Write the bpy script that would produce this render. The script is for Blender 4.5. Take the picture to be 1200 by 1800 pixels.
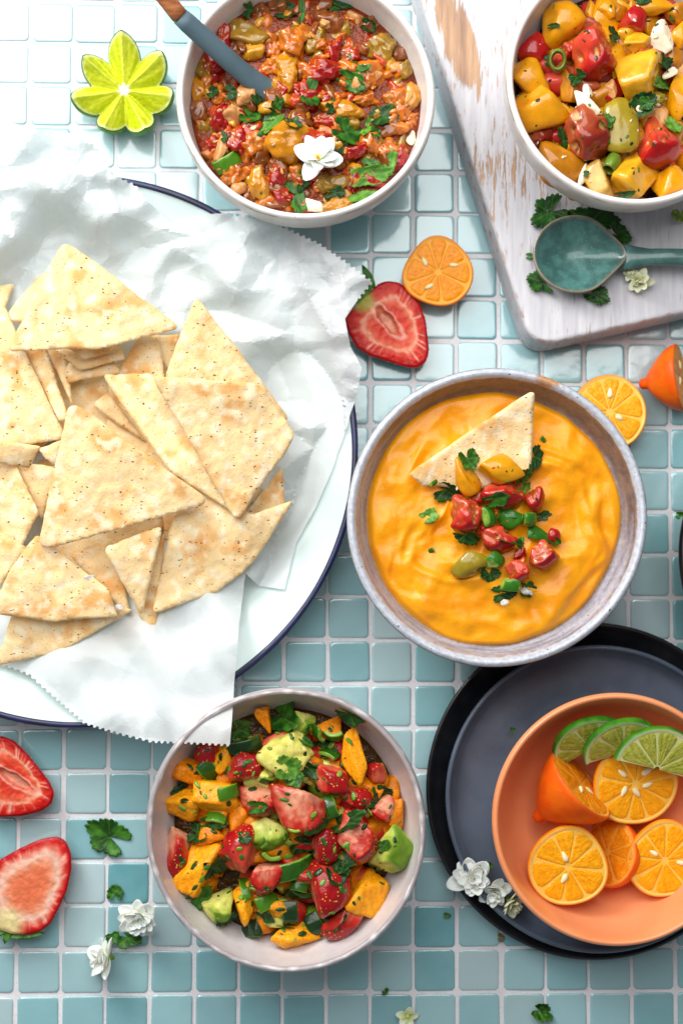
import bpy, bmesh, math, random
import numpy as np
from mathutils import Vector, Matrix
from mathutils.geometry import delaunay_2d_cdt

for o in list(bpy.data.objects): bpy.data.objects.remove(o)
scene = bpy.context.scene
COL = scene.collection
S = 0.001                                   # everything below is worked out in millimetres
rng = np.random.default_rng(7); random.seed(7)

# ------------------------------------------------------------------ camera
CAM_D, TX, TY, ROLL, FPX = 826.26, -0.05916, 0.02975, -0.0042, 2500.0
RC = Matrix.Rotation(TY, 3, 'Y') @ Matrix.Rotation(TX, 3, 'X') @ Matrix.Rotation(ROLL, 3, 'Z')
CAM = RC.transposed() @ Vector((0, 0, CAM_D))
cd = bpy.data.cameras.new('camera'); cam = bpy.data.objects.new('camera', cd); COL.objects.link(cam)
cd.sensor_fit = 'VERTICAL'; cd.sensor_height = 36.0; cd.lens = 50.0
cd.clip_start = 0.01; cd.clip_end = 50.0
cam.matrix_world = Matrix.Translation(CAM * S) @ RC.transposed().to_4x4()
cd.dof.use_dof = True; cd.dof.focus_distance = 0.765; cd.dof.aperture_fstop = 5.6
scene.camera = cam

# ------------------------------------------------------------------ light
world = bpy.data.worlds.new('World'); scene.world = world; world.use_nodes = True
bg = world.node_tree.nodes['Background']; bg.inputs[0].default_value = (0.93, 0.96, 1.0, 1); bg.inputs[1].default_value = 0.16
def area(name, loc, aim, sx, sy, watts, color):
    l = bpy.data.lights.new(name, 'AREA'); l.shape = 'RECTANGLE'; l.size = sx; l.size_y = sy
    l.energy = watts; l.color = color
    o = bpy.data.objects.new(name, l); COL.objects.link(o)
    o.location = loc; o.rotation_euler = (Vector(aim) - Vector(loc)).to_track_quat('-Z', 'Y').to_euler()
    return o
area('softbox_light', (-0.17, 0.44, 0.84), (-0.08, 0.14, 0.0), 1.10, 0.76, 9.4, (1.0, 0.985, 0.965))
area('window_light', (-0.60, 0.72, 0.56), (0.0, 0.0, 0.03), 0.42, 0.42, 7.5, (1.0, 0.98, 0.95))
scene.view_settings.view_transform = 'Standard'; scene.view_settings.look = 'None'
scene.view_settings.exposure = 0.32; scene.view_settings.gamma = 1.0
scene.view_settings.use_curve_mapping = False

# ------------------------------------------------------------------ helpers
def P(px, py, z=0.0):
    """the point at height z (mm) that the photograph shows at pixel px, py"""
    d = RC.transposed() @ Vector(((px - 600) / FPX, (900 - py) / FPX, -1.0))
    t = (z - CAM.z) / d.z
    return CAM + d * t
def mmpx(z): return (CAM_D - z) / FPX
def hexc(h):
    h = h.lstrip('#'); v = [int(h[i:i+2], 16) / 255 for i in (0, 2, 4)]
    return np.array([c / 12.92 if c <= 0.04045 else ((c + 0.055) / 1.055) ** 2.4 for c in v])
def hx(h): return (*hexc(h), 1.0)
def sstep(a, b, x):
    t = np.clip((x - a) / (b - a), 0, 1); return t * t * (3 - 2 * t)
def lerp(a, b, t):
    t = np.asarray(t)[..., None]; return np.asarray(a) * (1 - t) + np.asarray(b) * t

def _hash(ix, iy, iz, seed):
    h = (ix.astype(np.uint32) * np.uint32(374761393) + iy.astype(np.uint32) * np.uint32(668265263)
         + iz.astype(np.uint32) * np.uint32(2246822519) + np.uint32((seed * 3266489917) & 0xffffffff))
    h = (h ^ (h >> np.uint32(13))) * np.uint32(1274126177); h = h ^ (h >> np.uint32(16))
    h = h * np.uint32(2654435761); h = h ^ (h >> np.uint32(15))
    return h
def vnoise(p, seed=0):
    """smooth noise, about -1..1"""
    p = np.asarray(p, float); i = np.floor(p).astype(np.int64); f = p - i; u = f * f * f * (f * (f * 6 - 15) + 10)
    out = np.zeros(len(p))
    for dx in (0, 1):
        for dy in (0, 1):
            for dz in (0, 1):
                h = _hash(i[:, 0] + dx, i[:, 1] + dy, i[:, 2] + dz, seed)
                a = (h & np.uint32(1023)) / 1023.0 * 6.2831853; b = ((h >> np.uint32(10)) & np.uint32(1023)) / 1023.0 * 2 - 1
                s = np.sqrt(1 - b * b)
                g = s * np.cos(a) * (f[:, 0] - dx) + s * np.sin(a) * (f[:, 1] - dy) + b * (f[:, 2] - dz)
                w = (u[:, 0] if dx else 1 - u[:, 0]) * (u[:, 1] if dy else 1 - u[:, 1]) * (u[:, 2] if dz else 1 - u[:, 2])
                out += g * w
    return out * 1.5
def fbm(p, seed=0, n=3):
    p = np.asarray(p, float); o = 0; a = 1.0
    for k in range(n): o = o + a * vnoise(p * 2 ** k, seed + k); a *= 0.5
    return o
def n2(x, y, seed=0, n=1):
    x, y = np.broadcast_arrays(np.asarray(x, float), np.asarray(y, float)); sh = x.shape
    q = np.stack([x.ravel(), y.ravel(), np.full(x.size, seed * 7.31 + 0.37)], 1)
    return fbm(q, seed, n).reshape(sh)
def vor2(x, y, seed=0):
    ix = np.floor(x).astype(np.int64); iy = np.floor(y).astype(np.int64)
    f1 = np.full(x.shape, 9.0); f2 = np.full(x.shape, 9.0)
    for dx in (-1, 0, 1):
        for dy in (-1, 0, 1):
            h = _hash(ix + dx, iy + dy, np.zeros_like(ix), seed)
            cx = ix + dx + (h & np.uint32(1023)) / 1023.0; cy = iy + dy + ((h >> np.uint32(10)) & np.uint32(1023)) / 1023.0
            d = np.hypot(x - cx, y - cy)
            f2 = np.where(d < f1, f1, np.minimum(f2, d)); f1 = np.minimum(f1, d)
    return f1, f2

def newmesh(name, V, F, mats, col=None, midx=None, smooth=True):
    me = bpy.data.meshes.new(name)
    V = np.asarray(V, float) * S
    me.from_pydata(V.tolist(), [], [tuple(int(i) for i in f) for f in F])
    for m in (mats if isinstance(mats, (list, tuple)) else [mats]): me.materials.append(m)
    if midx is not None: me.polygons.foreach_set('material_index', np.asarray(midx, np.int32))
    if smooth: me.polygons.foreach_set('use_smooth', np.ones(len(me.polygons), bool))
    if col is not None:
        col = np.asarray(col, float)
        if col.shape[1] == 3: col = np.concatenate([col, np.ones((len(col), 1))], 1)
        a = me.color_attributes.new('Col', 'FLOAT_COLOR', 'POINT'); a.data.foreach_set('color', col.ravel())
    me.update()
    return me
def link(name, me, parent=None, loc=None, rot=None, scale=None, label=None, cat=None, group=None, kind=None):
    o = bpy.data.objects.new(name, me); COL.objects.link(o)
    if parent is not None: o.parent = parent
    if loc is not None: o.location = Vector(loc) * S
    if rot is not None: o.rotation_euler = rot.to_euler() if hasattr(rot, 'to_euler') else rot
    if scale is not None: o.scale = scale if hasattr(scale, '__len__') else (scale,) * 3
    if label: o['label'] = label
    if cat: o['category'] = cat
    if group: o['group'] = group
    if kind: o['kind'] = kind
    return o
def thing(name, label, cat, loc=(0, 0, 0), group=None, rot=None):
    return link(name, None, None, loc, rot, None, label, cat, group)

def grid_faces(nu, nv, wrap=False):
    """nu rings of nv vertices"""
    F = []
    for i in range(nu - 1):
        for j in range(nv if wrap else nv - 1):
            k = (j + 1) % nv
            F.append((i * nv + j, i * nv + k, (i + 1) * nv + k, (i + 1) * nv + j))
    return F
def lathe(prof, n=96, wob=None):
    """profile [(r,z)] -> V, F; r==0 ends become fans"""
    prof = np.asarray(prof, float); th = np.arange(n) * 2 * math.pi / n
    V = []; 
    for r, z in prof:
        rr = np.full(n, r)
        if wob is not None: rr = rr * wob(th, z)
        V.append(np.stack([rr * np.cos(th), rr * np.sin(th), np.full(n, z)], 1))
    F = grid_faces(len(prof), n, True)
    return np.concatenate(V), F
def smooth_prof(pts, k=3):
    p = [np.array(q, float) for q in pts]
    for _ in range(k):
        o = [p[0]]
        for a, b in zip(p[:-1], p[1:]): o += [a * .75 + b * .25, a * .25 + b * .75]
        o.append(p[-1]); p = o
    return [tuple(q) for q in p]
_ico = {}
def ico(sub):
    if sub not in _ico:
        bm = bmesh.new(); bmesh.ops.create_icosphere(bm, subdivisions=sub, radius=1.0)
        V = np.array([v.co[:] for v in bm.verts]); F = [tuple(v.index for v in f.verts) for f in bm.faces]; bm.free()
        V /= np.linalg.norm(V, axis=1)[:, None]
        _ico[sub] = (V, F)
    return _ico[sub]

# ------------------------------------------------------------------ materials
class NT:
    def __init__(s, name):
        s.m = bpy.data.materials.new(name); s.m.use_nodes = True; s.t = s.m.node_tree
        s.b = s.t.nodes['Principled BSDF']; s.out = s.t.nodes['Material Output']
    def n(s, typ, **kw):
        nd = s.t.nodes.new(typ)
        for k, v in kw.items():
            if k.startswith('_'): setattr(nd, k[1:], v)
        for k, v in kw.items():
            if not k.startswith('_'):
                key = k.replace('__', ' ')
                s.set(nd.inputs[int(key[1:])] if key[0] == 'i' and key[1:].isdigit() else nd.inputs[key], v)
        return nd
    def set(s, inp, v):
        if isinstance(v, bpy.types.NodeSocket): s.t.links.new(v, inp)
        elif hasattr(inp.default_value, '__len__') and not hasattr(v, '__len__'): inp.default_value = (v,) * len(inp.default_value)
        else: inp.default_value = v
    def P(s, **kw):
        for k, v in kw.items(): s.set(s.b.inputs[k.replace('__', ' ')], v)
    def obj(s): return s.n('ShaderNodeTexCoord').outputs['Object']
    def noise(s, vec, scale, detail=3, rough=0.5, dist=0.0):
        return s.n('ShaderNodeTexNoise', Vector=vec, Scale=scale, Detail=detail, Roughness=rough, Distortion=dist).outputs['Fac']
    def ramp(s, fac, stops, interp='LINEAR'):
        nd = s.n('ShaderNodeValToRGB', Fac=fac); cr = nd.color_ramp; cr.interpolation = interp
        while len(cr.elements) < len(stops): cr.elements.new(0.5)
        for e, (p, c) in zip(cr.elements, stops): e.position = p; e.color = c if len(c) == 4 else (*c, 1)
        return nd.outputs['Color']
    def mix(s, fac, a, b, mode='MIX'):
        nd = s.n('ShaderNodeMix', _data_type='RGBA', _blend_type=mode)
        s.set(nd.inputs[0], fac); s.set(nd.inputs[6], a); s.set(nd.inputs[7], b); return nd.outputs[2]
    def math(s, op, a, b=0.0, c=0.0):
        nd = s.n('ShaderNodeMath', _operation=op); s.set(nd.inputs[0], a); s.set(nd.inputs[1], b); s.set(nd.inputs[2], c); return nd.outputs[0]
    def bump(s, h, strength, dist, normal=None):
        nd = s.n('ShaderNodeBump', Height=h, Strength=strength, Distance=dist)
        if normal is not None: s.set(nd.inputs['Normal'], normal)
        return nd.outputs['Normal']
    def mapr(s, v, a, b, c=0.0, d=1.0):
        return s.n('ShaderNodeMapRange', Value=v, i1=a, i2=b, i3=c, i4=d).outputs[0]

def vc(name, rough=0.4, coat=0.0, coat_rough=0.08, sss=0.0, rad=0.003, bumps=(), var=(120, 0.15), specks=(), masked=False, ior=1.45, rvar=0.0, spec=0.5, stretch=False, gain=1.0):
    """colour comes from the mesh's own colour attribute, broken up by noise and specks"""
    t = NT(name); o = t.obj(); at = t.n('ShaderNodeAttribute', _attribute_name='Col'); c = at.outputs['Color']
    if var[1]:
        f = t.mapr(t.noise(o, var[0], 4), 0.25, 0.75, gain * (1 - var[1]), gain * (1 + var[1])); f = t.n('ShaderNodeCombineColor', i0=f, i1=f, i2=f).outputs[0]
        c = t.mix(1.0, c, f, 'MULTIPLY')
    nrm = None
    vo = o
    if stretch:
        wv = t.n('ShaderNodeTexNoise', Vector=o, Scale=300, Detail=2); wd = t.n('ShaderNodeVectorMath', _operation='SCALE', i0=wv.outputs['Color']); wd.inputs['Scale'].default_value = 0.0022
        mp = t.n('ShaderNodeMapping', Vector=t.n('ShaderNodeVectorMath', _operation='ADD', i0=o, i1=wd.outputs[0]).outputs[0]); mp.inputs['Scale'].default_value = (1, 2.1, 1); vo = mp.outputs[0]
    for sc, size, hexv, dens in specks:
        v = t.n('ShaderNodeTexVoronoi', Vector=vo, Scale=sc, Randomness=1.0)
        m = t.mapr(v.outputs['Distance'], size, size * 0.7)
        sep = t.n('ShaderNodeSeparateColor', i0=v.outputs['Color'])
        m = t.math('MULTIPLY', m, t.math('LESS_THAN', sep.outputs[0], dens))
        if masked: m = t.math('MULTIPLY', m, at.outputs['Alpha'])
        c = t.mix(m, c, hx(hexv))
        if masked: nrm = t.bump(m, 0.5, -0.0006, nrm)
    for sc, st, ds in bumps: nrm = t.bump(t.noise(o, sc, 3), st, ds, nrm)
    t.P(Base__Color=c, Roughness=rough, IOR=ior, Coat__Weight=coat, Coat__Roughness=coat_rough)
    t.P(Specular__IOR__Level=spec)
    if rvar: t.P(Roughness=t.mapr(t.noise(o, 90, 3), 0.3, 0.7, rough, rough + rvar))
    if sss: t.P(Subsurface__Weight=sss, Subsurface__Radius=(1.0, 0.45, 0.2), Subsurface__Scale=rad)
    if nrm is not None:
        t.P(Normal=nrm)
        if coat: t.P(Coat__Normal=nrm)
    return t.m

M = {}
M['wet'] = vc('wet_fruit', 0.38, 0.12, 0.06, 0.12, 0.0015, [(260, 0.5, 0.001), (900, 0.5, 0.0005)], (200, 0.18), spec=.2, gain=0.9)
M['straw'] = vc('strawberry_flesh', 0.32, 0.45, 0.06, 0.15, 0.0012, [(500, 0.4, 0.0006), (180, .35, .001)], (220, 0.18), [(470, 0.25, '#d9a53a', 1.0)], masked=True, spec=.3, gain=0.85)
M['pulp'] = vc('citrus_pulp', 0.3, 0.2, 0.05, 0.3, 0.002, [(700, 0.6, 0.0008), (220, 0.5, 0.0012)], (420, 0.15), spec=.2)
M['seeds'] = vc('citrus_seed', 0.45, 0.1, 0.1, 0.2, 0.001, [(900, 0.2, 0.0003)], (300, 0.08), spec=.3)
M['skin'] = vc('citrus_skin', 0.42, 0.06, 0.15, 0.12, 0.0015, [(1100, 0.45, 0.0005)], (90, 0.12), spec=.25)
M['avo'] = vc('avocado_flesh', 0.42, 0.08, 0.1, 0.25, 0.002, [(140, 0.45, 0.0016), (500, .3, .0006)], (150, 0.22), [(420, 0.10, '#3d3a12', 0.15), (250, .14, '#5d7a1c', .2)], spec=.3, gain=0.9)
M['pepper'] = vc('green_pepper', 0.24, 0.3, 0.04, 0.1, 0.001, [(300, 0.25, 0.0006)], (260, 0.22), spec=.35, gain=0.85)
M['leaf'] = vc('herb_leaf', 0.45, 0.06, 0.1, 0.06, 0.0005, [(420, 0.6, 0.0007)], (300, 0.32), spec=.3, gain=0.82)
M['petal'] = vc('white_petal', 0.6, 0.0, 0.1, 0.3, 0.001, [(500, 0.25, 0.0003)], (200, 0.05), spec=.25)
M['onion'] = vc('onion_flesh', 0.28, 0.2, 0.05, 0.35, 0.002, [(350, 0.3, 0.0005)], (240, 0.12), spec=.35)
M['salsa'] = vc('salsa_chunk', 0.2, 0.7, 0.03, 0.2, 0.002, [(160, 0.4, 0.0014), (700, 0.2, 0.0004)], (160, 0.22), [(330, 0.13, '#e8b450', 0.25)], spec=.35, gain=0.82)
M['salad'] = vc('dressed_tomato', 0.24, 0.5, 0.04, 0.15, 0.0015, [(160, 0.25, 0.001), (800, .2, .0003)], (140, 0.2), [(300, 0.10, '#1c140a', 0.12)], spec=.35, gain=0.86)
M['chip'] = vc('tortilla', 0.7, 0.0, 0.1, 0.3, 0.002, [(190, 0.6, 0.0014), (900, 0.45, 0.0005)], (110, 0.12), [(330, 0.28, '#6b4520', 0.07), (250, 0.20, '#7d5628', 0.09), (700, .32, '#a0743c', .09)], spec=.2, stretch=True)
M['dip'] = vc('creamy_dip', 0.34, 0.08, 0.12, 0.25, 0.003, [(420, 0.25, 0.0008), (1200, 0.3, 0.0003)], (200, 0.06), [(420, .07, '#8a4a08', .1)], spec=.4)
M['stone'] = vc('stoneware', 0.38, 0.35, 0.1, 0, 0, [(240, 0.12, 0.0006), (900, 0.15, 0.0002)], (180, 0.06), [(520, 0.16, '#6b5a4c', 0.10)])
M['bluestone'] = vc('blue_stoneware', 0.34, 0.4, 0.1, 0, 0, [(240, 0.25, 0.0008), (900, 0.2, 0.0003)], (420, 0.22), [(700, 0.20, '#4b3a3a', 0.22), (300, 0.16, '#2c2a4a', 0.12)])
M['glaze'] = vc('smooth_glaze', 0.32, 0.3, 0.1, 0.1, 0.002, [(60, 0.05, 0.001)], (40, 0.04))
M['darkglaze'] = vc('dark_glaze', 0.26, 0.3, 0.14, 0, 0, [(50, 0.2, 0.0015), (900, 0.1, 0.0002)], (60, 0.14), rvar=.28)
M['enamel'] = vc('enamel', 0.16, 0.5, 0.04, 0, 0, [(30, 0.03, 0.001)], (50, 0.02))
M['silicone'] = vc('spoon_silicone', 0.5, 0, 0.1, 0, 0, [(800, 0.1, 0.0002)], (60, 0.05))
M['celadon'] = vc('celadon_glaze', 0.3, 0.5, 0.06, 0, 0, [(200, 0.1, 0.0005)], (420, 0.16), [(900, 0.2, '#8fb0a8', 0.2)])
M['juice'] = vc('juice', 0.25, 0.15, 0.05, 0.1, 0.002, [(160, 0.9, 0.003), (420, .6, .001)], (160, 0.4), [(300, .2, '#b0560e', .3)], spec=.3)

def mat_tile():
    t = NT('glass_tile'); inf = t.n('ShaderNodeObjectInfo').outputs['Random']
    base = t.ramp(inf, [(0.0, hx('#68a5ad')), (0.25, hx('#9cc2c8')), (0.5, hx('#80b7be')), (0.75, hx('#b2c8cc')), (1.0, hx('#5a9da6'))])
    g = t.n('ShaderNodeNewGeometry').outputs['Position']
    c = t.mix(t.mapr(t.noise(g, 60, 3), 0.3, 0.75, 0, 0.22), base, hx('#a4c9ca'))
    nr = t.bump(t.noise(g, 70, 2), 0.16, 0.002); nr = t.bump(t.noise(g, 900, 2), 0.10, 0.0002, nr)
    t.P(Base__Color=c, Roughness=0.35, IOR=1.5, Coat__Weight=1.0, Coat__Roughness=0.12, Coat__IOR=1.8, Normal=nr, Coat__Normal=nr)
    return t.m
M['tile'] = mat_tile()
def mat_grout():
    t = NT('grout'); o = t.obj()
    c = t.mix(t.mapr(t.noise(o, 40, 4), 0.3, 0.7), hx('#d3d1d5'), hx('#e4e2e6')); c = t.mix(t.mapr(t.noise(o, 900, 2), 0.55, 0.7, 0, 0.3), c, hx('#a09a9a'))
    t.P(Base__Color=c, Roughness=0.75, Normal=t.bump(t.noise(o, 700, 4), 0.4, 0.0005)); return t.m
M['grout'] = mat_grout()
def mat_paper():
    t = NT('parchment'); o = t.obj()
    nr = t.bump(t.noise(o, 500, 2), 0.12, 0.0004)
    t.P(Base__Color=hx('#e6ecee'), Roughness=0.40, Normal=nr, Coat__Weight=0.15, Coat__Roughness=0.25)
    tr = t.n('ShaderNodeBsdfTranslucent', Color=hx('#eef4f3')); tp = t.n('ShaderNodeBsdfTransparent', Color=(1, 1, 1, 1))
    m1 = t.n('ShaderNodeMixShader', i0=0.30, i1=t.b.outputs[0], i2=tr.outputs[0])
    m2 = t.n('ShaderNodeMixShader', i0=0.09, i1=m1.outputs[0], i2=tp.outputs[0])
    t.t.links.new(m2.outputs[0], t.out.inputs['Surface']); return t.m
M['paper'] = mat_paper()
def mat_board():
    t = NT('worn_white_paint'); o = t.obj()
    mp = t.n('ShaderNodeMapping', Vector=o); mp.inputs['Rotation'].default_value = (0, 0, math.radians(-18)); mp.inputs['Scale'].default_value = (9, 0.8, 3)
    g = mp.outputs[0]
    wood = t.mix(t.mapr(t.noise(g, 24, 5, 0.6), 0.3, 0.7), hx('#8a6242'), hx('#c79a6c'))
    paint = t.mix(t.mapr(t.noise(g, 40, 4), 0.3, 0.7), hx('#bdbbc2'), hx('#d3d2d6'))
    # bare patch worn by the handle side, plus streaks of wear along the grain
    geo = t.n('ShaderNodeNewGeometry')
    pc = P(806, 70, 30) * S
    d = t.n('ShaderNodeVectorMath', _operation='SUBTRACT', i0=geo.outputs['Position'], i1=tuple(pc))
    mp2 = t.n('ShaderNodeMapping', Vector=d.outputs[0], _vector_type='TEXTURE'); mp2.inputs['Rotation'].default_value = (0, 0, math.radians(18)); mp2.inputs['Scale'].default_value = (0.0105, 0.038, 1)
    ln = t.n('ShaderNodeVectorMath', _operation='LENGTH', i0=mp2.outputs[0]).outputs['Value']
    patch = t.mapr(t.math('ADD', ln, t.math('MULTIPLY', t.noise(g, 34, 8, 0.75), 2.2)), 2.02, 1.90)
    streak = t.mapr(t.math('ADD', t.noise(g, 46, 8, 0.78), t.math('MULTIPLY', t.noise(o, 16, 3), 0.40)), 0.795, 0.83)
    edge = t.mapr(t.math('ADD', t.math('MULTIPLY', geo.outputs['Pointiness'], 1.0), t.math('MULTIPLY', t.noise(o, 130, 5), 0.10)), 0.590, 0.615)
    bare = t.math('MAXIMUM', t.math('MAXIMUM', patch, streak), edge)
    c = t.mix(t.math('MULTIPLY', bare, 0.9), paint, wood)
    mp3 = t.n('ShaderNodeMapping', Vector=o); mp3.inputs['Rotation'].default_value = (0, 0, math.radians(-10)); mp3.inputs['Scale'].default_value = (60, 5, 10)
    crack = t.mapr(t.noise(mp3.outputs[0], 6, 3, 0.6), 0.34, 0.31)
    c = t.mix(t.math('MULTIPLY', crack, 0.45), c, hx('#8f8784'))
    h = t.math('SUBTRACT', t.math('MULTIPLY', t.noise(g, 30, 4), 0.3), t.math('ADD', bare, crack))
    t.P(Base__Color=c, Roughness=0.55, Normal=t.bump(h, 0.35, 0.0008)); return t.m
M['board'] = mat_board()
def mat_wood():
    t = NT('spoon_wood'); o = t.obj(); mp = t.n('ShaderNodeMapping', Vector=o); mp.inputs['Scale'].default_value = (3, 18, 18)
    t.P(Base__Color=t.mix(t.mapr(t.noise(mp.outputs[0], 30, 5), 0.3, 0.7), hx('#8e4f2a'), hx('#c07a48')), Roughness=0.5); return t.m
M['wood'] = mat_wood()
def mat_salt():
    t = NT('salt_crystal'); t.P(Base__Color=hx('#f4f2f0'), Roughness=0.15, Transmission__Weight=0.5, IOR=1.5); return t.m
M['salt'] = mat_salt()

# ------------------------------------------------------------------ the tiled table
OX, OY, PITCH = -183.26, 300.8, 25.0        # mosaic grid
ZG = -0.9
gv = [(-700, -800, ZG), (700, -800, ZG), (700, 800, ZG), (-700, 800, ZG), (-700, -800, -12), (700, -800, -12), (700, 800, -12), (-700, 800, -12)]
table = link('mosaic_table_top', newmesh('mosaic_table_top', gv, [(0, 1, 2, 3), (7, 6, 5, 4), (0, 4, 5, 1), (1, 5, 6, 2), (2, 6, 7, 3), (3, 7, 4, 0)], M['grout'], smooth=False),
             label='mosaic table top of pale teal glass tiles with whitish grout', kind='structure')
def tile_geo(seed):
    r = np.random.default_rng(seed); a = 11.5; n = 48
    th = np.arange(n) * 2 * math.pi / n + math.pi / n
    rings = []
    tilt = r.normal(0, 0.006, 2)
    for ins, z, p in [(0, -3, 16), (0, -0.7, 16), (0.12, -0.40, 16), (0.35, -0.2, 14), (0.75, -0.08, 12), (1.4, -0.03, 10), (2.6, -0.01, 8), (5.5, 0.03, 5), (9.0, 0.05, 3)]:
        c, s = np.cos(th), np.sin(th); k = (np.abs(c) ** p + np.abs(s) ** p) ** (-1 / p)
        w = 1 + (0.006 * np.sin(3 * th + r.uniform(0, 6)) if ins < 1 else 0)
        x, y = k * c * (a - ins) * w, k * s * (a - ins) * w
        rings.append(np.stack([x, y, z + (tilt[0] * x + tilt[1] * y) * (z > -1)], 1))
    V = np.concatenate(rings + [np.array([[0, 0, 0.05]])]); F = grid_faces(len(rings), n, True)
    l = (len(rings) - 1) * n
    F += [(l + j, l + (j + 1) % n, len(V) - 1) for j in range(n)]
    return V, F
tile_var = [newmesh('tile', *tile_geo(s), M['tile']) for s in range(6)]
def covered(px, py):
    for cx, cy, R in ((141, 788, 440), (537, 168, 190), (873, 909, 225), (504, 1458, 205), (1042, 1388, 250)):
        if math.hypot(px - cx, py - cy) < R: return True
    return px > 745 + 0.33 * py + 60 and py < 520
cand = []
inv = RC
for k in range(-9, 25):
    for m in range(-9, 36):
        jx, jy = rng.normal(0, 0.26, 2)
        # the mosaic comes in sheets: a slightly wider, skewed joint where two sheets meet
        sx = -0.45 if k < 1 else (0.35 if k >= 11 else 0); sy = 0.4 if m < 8 else (-0.3 if m >= 19 else 0)
        c = Vector((OX + (k + .5) * PITCH + jx + sx, OY - (m + .5) * PITCH + jy + sy, 0))
        q = RC @ c; px, py = 600 + FPX * q.x / (CAM_D - q.z), 900 - FPX * q.y / (CAM_D - q.z)
        out = max(-40 - px, px - 1240, -40 - py, py - 1840, 0)
        cand.append(((2 if covered(px, py) else 0) * 1000 + out * 50 if out == 0 else 100 + out + 3000, k, m, c))
cand.sort(key=lambda q: q[0])
for i, (_, k, m, c) in enumerate(cand[:300]):
    link('tile', tile_var[rng.integers(6)], table, (c.x, c.y, rng.normal(0, 0.12)), (rng.normal(0, .004), rng.normal(0, .004), rng.normal(0, .008) + math.pi / 2 * rng.integers(4)))
Vs, Fs, off = [], [], 0
for (_, k, m, c) in cand[300:]:
    v, f = tile_geo(int(rng.integers(6))); Vs.append(v + np.array([c.x, c.y, 0])); Fs += [tuple(i + off for i in q) for q in f]; off += len(v)
link('surrounding_tiles', newmesh('surrounding_tiles', np.concatenate(Vs), Fs, M['tile']), table, kind='stuff')

# ------------------------------------------------------------------ vessels
def noisecol(V, base, alt, scale, seed, lo=-0.4, hi=0.4):
    return lerp(base, alt, sstep(lo, hi, fbm(V / scale, seed, 3)))
def vessel(name, px, py, rpx, z0, zr, outer, wall, mat, colour, label, cat, n=128, wobble=0.006, seed=1, group=None, inner=None):
    """bowl or plate turned on a wheel: outer = [(r fraction, z fraction)] from foot to rim"""
    c = P(px, py, zr); R = rpx * mmpx(zr); H = zr - z0
    pts = [(0.02 * R, 0.6)] + [(r * R, z * H) for r, z in outer]
    rim = [(R * 0.998 - wall * 0.15, H * 1.0 + wall * 0.12), (R - wall * 0.5, H + wall * 0.32), (R - wall * 0.9, H + wall * 0.05)]
    inn = [(max(r * R - wall, 0), max(z * H, wall * 0.9 + 0.5)) for r, z in reversed(outer[1:-1])]
    if inner: inn = [(r * R, z * H) for r, z in inner]
    prof = smooth_prof(pts + rim + inn + [(0.02 * R, inn[-1][1])], 3)
    prof = [(0.0, prof[0][1])] + prof + [(0.0, prof[-1][1])]
    rr = np.random.default_rng(seed); ph = rr.uniform(0, 6, 3)
    wob = lambda th, z: 1 + wobble * (np.sin(2 * th + ph[0]) + 0.6 * np.sin(3 * th + ph[1])) * (z / H)
    V, F = lathe(prof, n, wob)
    L = np.repeat(np.linspace(0, 1, len(prof)), n)
    k = np.argmax([p[1] for p in prof]); rimd = np.repeat([math.hypot(p[0] - prof[k][0], p[1] - prof[k][1]) for p in prof], n)
    ins = np.repeat(np.arange(len(prof)) > k, n)
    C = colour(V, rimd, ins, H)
    return link(name, newmesh(name, V, F, mat, C), None, (c.x, c.y, z0), label=label, cat=cat, group=group), c, R
def col_white(V, rd, ins, H):
    b = noisecol(V, hexc('#d9d6d3'), hexc('#cbc4bf'), 30, 3)
    b = lerp(b, hexc('#e4e2e0'), ins * 1.0)
    ring = sstep(2.6, 0.3, rd); edge = np.exp(-((rd - 2.6 + 0.7 * fbm(V / 6, 5, 2)) / 0.5) ** 2) * (~ins)
    b = lerp(b, hexc('#e9e6e3'), ring * .8); return lerp(b, hexc('#7d6752'), edge * sstep(-.15, .4, fbm(V / 9, 9, 2)) * .8)
def col_grey(V, rd, ins, H):
    b = noisecol(V, hexc('#c7c0bf'), hexc('#b5acab'), 25, 4)
    b = lerp(b, hexc('#d3cdcd'), ins * 0.8)
    ring = sstep(3.4, 1.6, rd + .5 * fbm(V / 5, 6, 2)); b = lerp(b, hexc('#a39a9c'), ring * .9)
    return lerp(b, hexc('#e0dcdc'), ring * sstep(.15, .55, fbm(V / 3, 8, 2)) * .8)
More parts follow.
